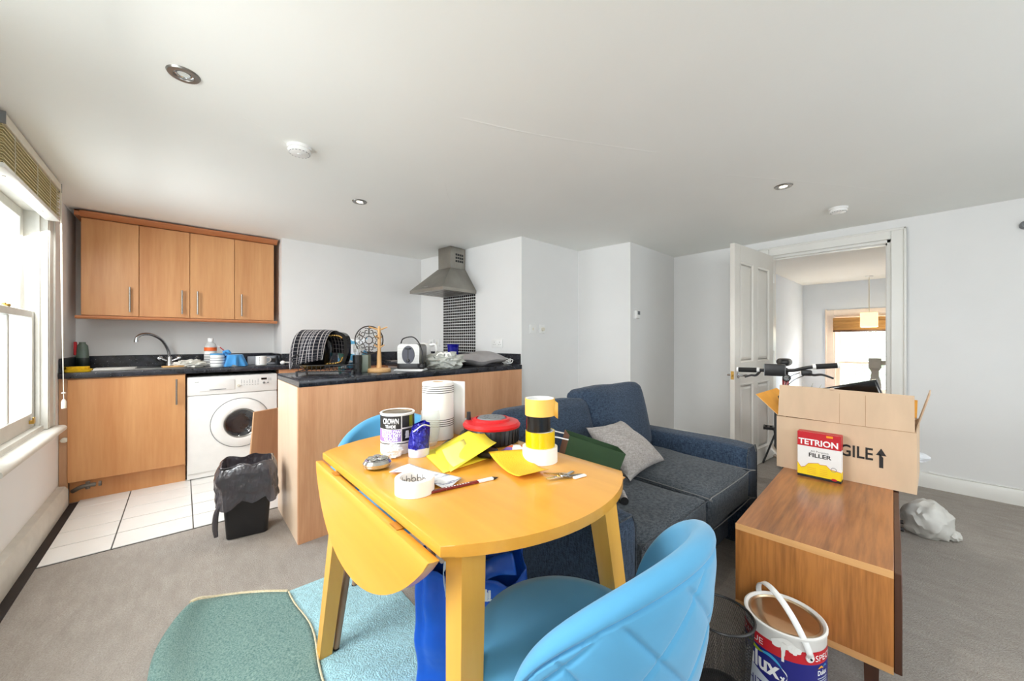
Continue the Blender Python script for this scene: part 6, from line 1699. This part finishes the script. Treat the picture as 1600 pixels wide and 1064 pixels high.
for k in range(3): tband(lambda a, k=k: 0.08 - k * 0.006, lambda a, k=k: 0.082 - k * 0.006, 'tin_silver', 'small_print', 0.9 + 0.02 * k, 1.16 - 0.02 * k, 0.0012, 8)
# white paint splash
b = B(); r = DR + 0.0016
cen = [(0.02, 0.232, 0.20, 0.016), (-0.18, 0.226, 0.12, 0.012), (0.2, 0.224, 0.12, 0.013), (0.32, 0.222, 0.08, 0.009), (-0.02, 0.213, 0.05, 0.02), (0.24, 0.214, 0.06, 0.006)]
for a, z, ra, rz_ in cen:
    b.face([(r * math.cos(dc + a + ra * math.cos(t) * (1 + 0.15 * math.sin(5 * t))), r * math.sin(dc + a + ra * math.cos(t) * (1 + 0.15 * math.sin(5 * t))), z + rz_ * math.sin(t)) for t in [2 * PI * k / 22 for k in range(22)]]); r += 0.00025
for a in (-0.03,): b.grid(lambda u, v: (r * math.cos(dc + a + 0.03 * (u - 0.5) * 2), r * math.sin(dc + a + 0.03 * (u - 0.5) * 2), 0.178 + 0.04 * v), 3, 3)
b.obj('paint_splash', 'tin_white', dt)
# strap handle
pa = dc + 0.60
h0 = Vector((math.cos(pa), math.sin(pa), 0)) * (DR + 0.006); up = (Vector((0, 0, 1)) * 0.95 + Vector((-math.sin(pa), math.cos(pa), 0)) * -0.30).normalized()
Q = [h0 * math.cos(t) + up * 0.135 * math.sin(t) + Vector((0, 0, 0.212)) for t in [PI * k / 30 for k in range(31)]]
side = h0.normalized().cross(up)
b = B()
b.grid(lambda u, v: Q[round(u * 30)] + side * 0.009 * (2 * v - 1), 30, 2)
b.obj('carry_handle', 'white_plastic', dt, solid=0.003, ang=60)
for s in (0, PI):
    b = B(); b.lathe([(0, 0), (0.012, 0), (0.012, 0.004), (0.004, 0.006), (0, 0.006)], 14, T((DR + 0.0005) * math.cos(pa + s), (DR + 0.0005) * math.sin(pa + s), 0.207) @ RZ(pa + s) @ RY(PI / 2)); p_ = b.obj('handle_boss', 'white_plastic', dt)
    b = B(); b.lathe([(0, 0.006), (0.003, 0.006), (0.003, 0.009), (0, 0.009)], 8, T((DR + 0.0005) * math.cos(pa + s), (DR + 0.0005) * math.sin(pa + s), 0.207) @ RZ(pa + s) @ RY(PI / 2)); b.obj('rivet', 'dark_plastic', p_)

# ------------------------------------------------------------------ wire mesh waste basket
wbk = thing('mesh_basket', 'black wire mesh waste basket between chair and paint tin', 'basket', (1.30, 0.458, 0))
rt, rb, bh = 0.095, 0.076, 0.262
b = B(); b.tube([(rt * math.cos(2 * PI * k / 40), rt * math.sin(2 * PI * k / 40), bh) for k in range(40)], 0.0042, 8, closed=True); b.obj('rim', 'dark_plastic', wbk)
b = B(); b.lathe([(0, 0.001), (rb, 0.001), (rb + 0.004, 0.006), (rb + 0.004, 0.016), (rb, 0.016), (rb - 0.002, 0.006), (0, 0.006)], 40); b.obj('base', 'dark_plastic', wbk)
b = B(); NS = 110
for k in range(NS):
    for sg in (-1, 1):
        a0 = 2 * PI * k / NS; pts = []
        for j in range(7):
            t = j / 6; rr_ = rb + (rt - rb) * t; a = a0 + sg * 0.75 * t; pts.append((rr_ * math.cos(a), rr_ * math.sin(a), 0.012 + (bh - 0.014) * t))
        b.tube(pts, 0.00055, 3, caps=False)
tag(b.obj('wire_mesh', 'dark_plastic', wbk), kind='stuff')
b = B(); b.box(-0.03, 0.012, -0.008, 0.008, 0.0065, 0.016, 0.002, M=RZ(0.6)); b.box(0.0, 0.03, -0.02, 0.016, 0.0065, 0.02, 0.003, M=RZ(0.9)); b.box(0.02, 0.034, -0.03, 0.02, 0.0065, 0.014, 0.002)
tag(b.obj('red_scrap', 'red_ink', loc=(1.31, 0.44, 0.0)), 'red plastic scrap at the bottom of the mesh basket', 'scrap')
# ------------------------------------------------------------------ bicycle in the doorway
bk = thing('bicycle', 'red mountain bicycle with flat handlebar parked by the doorway', 'bicycle', (3.65, 0.80, 0), math.radians(13))
mat('frame_red', (150, 20, 30), 0.25, var=0.08, coat=0.5)
def wheel(x):
    b = B(); b.tube([(x + 0.315 * math.cos(2 * PI * k / 48), 0, 0.335 + 0.315 * math.sin(2 * PI * k / 48)) for k in range(48)], 0.019, 10, closed=True); w = b.obj('tyre', 'rubber', bk)
    b = B(); b.tube([(x + 0.29 * math.cos(2 * PI * k / 48), 0, 0.335 + 0.29 * math.sin(2 * PI * k / 48)) for k in range(48)], 0.009, 8, closed=True); b.obj('wheel_rim', 'steel', w)
    b = B(); b.tube([(x, -0.05, 0.335), (x, 0.05, 0.335)], 0.018, 12); b.obj('hub', 'steel', w)
    for k in range(16): a = 2 * PI * k / 16; b = B(); b.tube([(x, 0.02 * (-1) ** k, 0.335), (x + 0.288 * math.cos(a), 0, 0.335 + 0.288 * math.sin(a))], 0.0012, 4); b.obj('spoke', 'steel', w)
FX, RX_ = -0.43, 0.60
wheel(FX); wheel(RX_)
hd_t, hd_b = Vector((-0.315, 0, 0.86)), Vector((-0.345, 0, 0.70)); bb_ = Vector((0.16, 0, 0.30)); st_t = Vector((0.30, 0, 0.80))
b = B()
b.tube([hd_b + (hd_t - hd_b) * -0.05, hd_t], 0.021, 12); b.tube([hd_b, bb_], 0.022, 12); b.tube([hd_t - Vector((0, 0, 0.04)), st_t - Vector((0.02, 0, 0.08))], 0.017, 12); b.tube([bb_, st_t], 0.016, 12)
for s in (-1, 1): b.tube([bb_ + Vector((0, s * 0.03, 0)), (RX_, s * 0.06, 0.335)], 0.01, 8); b.tube([st_t - Vector((0.02, 0, 0.08)), (RX_, s * 0.06, 0.335)], 0.009, 8)
b.obj('frame', 'frame_red', bk)
b = B()
for s in (-1, 1): b.tube([(-0.35, s * 0.055, 0.68), (FX, s * 0.055, 0.335)], 0.014, 10)
b.tube([(-0.35, -0.055, 0.68), (-0.35, 0.055, 0.68)], 0.017, 10); b.obj('fork', 'dark_plastic', bk)
b = B(); b.tube([st_t, st_t + Vector((0.035, 0, 0.13))], 0.013, 10); b.obj('seat_post', 'steel', bk)
b = B()
cushion(b, (0.33, 0, 0.955), (0.13, 0.06, 0.025), 0.024, (0, 0, 0.01))
for v in b.bm.verts:
    if v.co.x < 0.36: v.co.y *= 0.45 + 0.55 * max(0, (v.co.x - 0.19) / 0.17)
b.obj('saddle', 'dark_plastic', bk)
b = B(); b.tube([hd_t, hd_t + Vector((-0.01, 0, 0.05)), (-0.36, 0, 0.932)], 0.017, 12); b.obj('stem', 'dark_plastic', bk)
HBX = -0.36
L_ = [(HBX + 0.02, 0.30, 0.918), (HBX + 0.01, 0.16, 0.92), (HBX, 0.05, 0.924), (HBX, -0.05, 0.93), (HBX + 0.005, -0.14, 0.955), (HBX + 0.015, -0.29, 0.972)]
b = B(); b.tube(bez(L_, 6), 0.0125, 12); hb = b.obj('handlebar', 'dark_plastic', bk)
for p0, p1 in ((L_[0], (HBX + 0.012, 0.17, 0.92)), (L_[5], (HBX + 0.008, -0.165, 0.959))):
    b = B(); b.tube([p0, p1], 0.0185, 14); b.obj('grip', 'rubber', hb)
    d = (Vector(p1) - Vector(p0)).normalized()
    b = B(); b.tube([Vector(p0) - d * 0.008, Vector(p0) + d * 0.004], 0.0195, 14); b.tube([Vector(p1) - d * 0.006, Vector(p1) + d * 0.012], 0.0205, 14); b.obj('grip_collar', 'white_plastic', hb)
b = B(); b.box(HBX - 0.05, HBX + 0.02, 0.0, 0.13, 0.885, 0.97, 0.006, 2); bag = b.obj('phone_bag', 'dark_plastic', hb)
for y in (0.003, 0.127): b = B(); b.box(HBX - 0.052, HBX - 0.048, y - 0.002, y + 0.002, 0.885, 0.972); b.obj('bag_piping', 'grey_plastic', bag)
for pts in ([(HBX + 0.01, 0.16, 0.905), (HBX - 0.05, 0.18, 0.885), (HBX - 0.07, 0.21, 0.885), (HBX - 0.075, 0.25, 0.87)], [(HBX + 0.01, -0.11, 0.93), (HBX - 0.05, -0.15, 0.905), (HBX - 0.07, -0.2, 0.91), (HBX - 0.075, -0.26, 0.888)]):
    b = B(); b.tube(bez(pts, 6), [0.010 - 0.0002 * k for k in range(19)], 8); b.obj('brake_lever', 'dark_plastic', hb)
b = B(); b.box(HBX - 0.04, HBX + 0.01, -0.15, -0.09, 0.895, 0.935, 0.008, 2); b.obj('gear_shifter', 'dark_plastic', hb)
for pts in ([(HBX - 0.03, -0.08, 0.915), (HBX - 0.06, -0.03, 0.89), (HBX - 0.03, 0.0, 0.83), (-0.34, 0, 0.74)], [(HBX - 0.03, -0.11, 0.90), (HBX - 0.08, -0.04, 0.86), (HBX - 0.04, 0.01, 0.78), (-0.34, 0, 0.7)]):
    b = B(); b.tube(bez(pts, 8), 0.003, 6); b.obj('brake_cable', 'dark_plastic', hb)
b = B(); b.lathe([(0, 0), (0.02, 0), (0.026, 0.03), (0.02, 0.036), (0, 0.036)], 16, T(HBX - 0.02, -0.005, 0.875) @ RY(-PI / 2)); lp = b.obj('front_lamp', 'dark_plastic', hb)
b = B(); b.lathe([(0, 0.0365), (0.018, 0.0365)], 16, T(HBX - 0.02, -0.005, 0.875) @ RY(-PI / 2)); b.obj('lamp_lens', 'clear_glass', lp)
b = B(); b.lathe([(0.08, -0.004), (0.095, -0.004), (0.095, 0.004), (0.08, 0.004)], 32, T(bb_.x, -0.05, bb_.z) @ RX(PI / 2), close=True); b.tube([bb_ + Vector((0, -0.06, 0)), bb_ + Vector((0, 0.06, 0))], 0.02, 12); cr2 = b.obj('chainring', 'steel', bk)
for s, dx, dz in ((-1, 0.12, -0.12), (1, -0.12, 0.12)):
    b = B(); b.tube([bb_ + Vector((0, s * 0.06, 0)), bb_ + Vector((dx, s * 0.07, dz))], 0.01, 8); ck_ = b.obj('crank', 'dark_plastic', cr2)
b = B(); b.box(-0.05, 0.05, 0.0, 0.01, -0.012, 0.012, 0.002, M=T(bb_.x - 0.12, 0.075, bb_.z + 0.12)); b.box(-0.05, 0.05, 0.06, 0.07, -0.012, 0.012, 0.002, M=T(bb_.x - 0.12, 0.075, bb_.z + 0.12)); b.box(-0.05, -0.04, 0.0, 0.07, -0.01, 0.01, M=T(bb_.x - 0.12, 0.075, bb_.z + 0.12)); b.box(0.04, 0.05, 0.0, 0.07, -0.01, 0.01, M=T(bb_.x - 0.12, 0.075, bb_.z + 0.12)); b.box(-0.04, 0.04, 0.028, 0.042, -0.01, 0.01, M=T(bb_.x - 0.12, 0.075, bb_.z + 0.12)); b.obj('pedal', 'dark_plastic', bk)
b = B(); b.tube([(0.52, 0.06, 0.30), (0.46, 0.16, 0.004)], 0.008, 8); b.obj('kick_stand', 'dark_plastic', bk)

# ------------------------------------------------------------------ landing: lamp, blind, newel, plant
pd = thing('pendant_lamp', 'lit cream cube pendant lamp on a thin rod in the landing', 'lamp', (7.55, 0.635, HC))
b = B(); b.lathe([(0, -0.001), (0.045, -0.001), (0.045, -0.018), (0, -0.02)], 20); b.obj('ceiling_rose', 'white_plastic', pd)
b = B(); b.tube([(0, 0, -0.02), (0, 0, -0.55)], 0.006, 8); b.obj('rod', 'cream_plastic', pd)
mat('lampshade', (255, 240, 200), 0.6, emit=(255, 232, 176), estr=0.7)
b = B(); b.prism(rrect(-0.09, 0.09, -0.09, 0.09, 0.015), -0.75, -0.54); b.obj('shade', 'lampshade', pd)
pl_ = bpy.data.lights.new('pendant_bulb', 'POINT'); pl_.energy = 6; pl_.color = (1.0, 0.86, 0.62); pl_.shadow_soft_size = 0.08
po = bpy.data.objects.new('pendant_bulb', pl_); COL.objects.link(po); po.location = (7.55, 0.635, HC - 0.85)
rb_ = thing('roman_blind', 'brown woven blind drawn up over the landing window', 'blind', (7.93, 0.52, 1.30))
wood('woven_brown', (120, 84, 44), (176, 132, 72), 0.7, axis=1, grain=30)
for k in range(4): b = B(); b.box(-0.02 - 0.006 * k, 0.015, -0.57, 0.57, 0.05 * k + 0.01, 0.05 * k + 0.062, 0.006); b.obj('blind_fold', 'woven_brown', rb_)
b = B(); b.box(-0.035, 0.015, -0.57, 0.57, -0.012, 0.012, 0.004); b.obj('bottom_bar', 'dark_wood', rb_)
nw = thing('newel_post', 'pale painted newel post with handrail in the landing', 'post', (6.0, 0.455, 0))
mat('newel_paint', (206, 200, 188), 0.5, var=0.04)
def sq(w, z): return [(-w, -w, z), (w, -w, z), (w, w, z), (-w, w, z)]
b = B(); lv = [(0.05, 0.0), (0.05, 0.58), (0.048, 0.66), (0.035, 0.72), (0.03, 0.76), (0.032, 0.80), (0.05, 0.83), (0.05, 0.90), (0.05, 0.94)]
for (w0, z0), (w1, z1) in zip(lv[:-1], lv[1:]):
    A, C = sq(w0, z0), sq(w1, z1)
    for k in range(4): b.face([A[k], A[(k + 1) % 4], C[(k + 1) % 4], C[k]])
b.face(sq(0.05, 0.94)); b.obj('post', 'newel_paint', nw, smooth=False)
b = B(); b.sweep([(-0.03, 0.865), (0.03, 0.865), (0.034, 0.895), (0.02, 0.915), (-0.02, 0.915), (-0.034, 0.895)], -1.15, -0.05, 'y'); b.obj('handrail', 'newel_paint', nw)
for k in range(8): b = B(); b.box(-0.015, 0.015, -0.22 - k * 0.13, -0.19 - k * 0.13, 0.0, 0.866); b.obj('baluster', 'newel_paint', nw)
b = B(); b.box(-0.012, 0.012, -0.13, 0.0, -0.008, 0.008, M=T(5.99, 0.30, 0.935) @ RX(0.35))
tag(b.obj('black_strap', 'dark_plastic'), 'short black strap lying over the landing handrail', 'strap')
pp_ = thing('potted_plant', 'spiky green potted plant on the landing', 'plant', (5.5, 1.04, 0))
mat('terracotta', (170, 96, 66), 0.8, var=0.08); mat('leaf_spike', (74, 112, 58), 0.5, var=0.2); mat('soil', (50, 38, 30), 0.95, var=0.3)
b = B(); b.lathe([(0, 0.0005), (0.09, 0.0005), (0.125, 0.2), (0.135, 0.2), (0.135, 0.235), (0.118, 0.235), (0.11, 0.2), (0, 0.2)], 28); b.obj('pot', 'terracotta', pp_)
b = B(); b.lathe([(0, 0.215), (0.113, 0.215)], 24); b.obj('soil', 'soil', pp_)
random.seed(3)
for k in range(22):
    a = k * 2.4; l = random.uniform(0.28, 0.5); t = random.uniform(0.08, 0.9); w = 0.016
    d = Vector((math.cos(a) * math.sin(t), math.sin(a) * math.sin(t), math.cos(t))); s = Vector((-math.sin(a), math.cos(a), 0))
    b = B(); n_ = 6
    P = [Vector((0, 0, 0.2)) + d * l * i / n_ + Vector((math.cos(a), math.sin(a), -0.5)) * 0.05 * (i / n_) ** 2 for i in range(n_ + 1)]
    for i in range(n_): b.face([P[i] - s * w * (1 - i / n_), P[i + 1] - s * w * (1 - (i + 1) / n_) - s * 0.0004, P[i + 1] + s * w * (1 - (i + 1) / n_) + s * 0.0004, P[i] + s * w * (1 - i / n_)])
    b.obj('leaf', 'leaf_spike', pp_, solid=0.0015)
# garden tree outside the landing window
tr = thing('garden_tree', 'leafy tree, colours paled as if overexposed, seen through the landing window', 'tree', (13.5, 1.3, -2.5))
mat('foliage', (186, 204, 172), 0.7, var=0.2); mat('bark', (186, 180, 170), 0.9, var=0.2)  # leaf and bark colours lightened to imitate overexposed daylight
b = B(); b.tube(bez([(0, 0, 0), (0.1, 0.05, 1.2), (0.0, 0.1, 2.6), (0.15, 0.0, 3.8)], 6), [0.16 - 0.006 * k for k in range(19)], 10)
for k in range(6): a = k * 1.1; b.tube([(0, 0.08, 1.8 + 0.25 * k), (1.1 * math.cos(a), 1.1 * math.sin(a), 3.0 + 0.2 * k)], [0.05, 0.015], 6)
b.obj('trunk', 'bark', tr)
random.seed(11); b = B()
for k in range(2200):
    p = Vector((random.gauss(0, 0.8), random.gauss(0, 1.5), 3.5 + random.gauss(0, 0.9))); q = Vector((random.uniform(-1, 1), random.uniform(-1, 1), random.uniform(-1, 1))).normalized(); s = q.orthogonal().normalized()
    b.face([p, p + q * 0.09 + s * 0.05, p + q * 0.18, p + q * 0.09 - s * 0.05])
tag(b.obj('foliage', 'foliage', tr, smooth=False), kind='stuff')
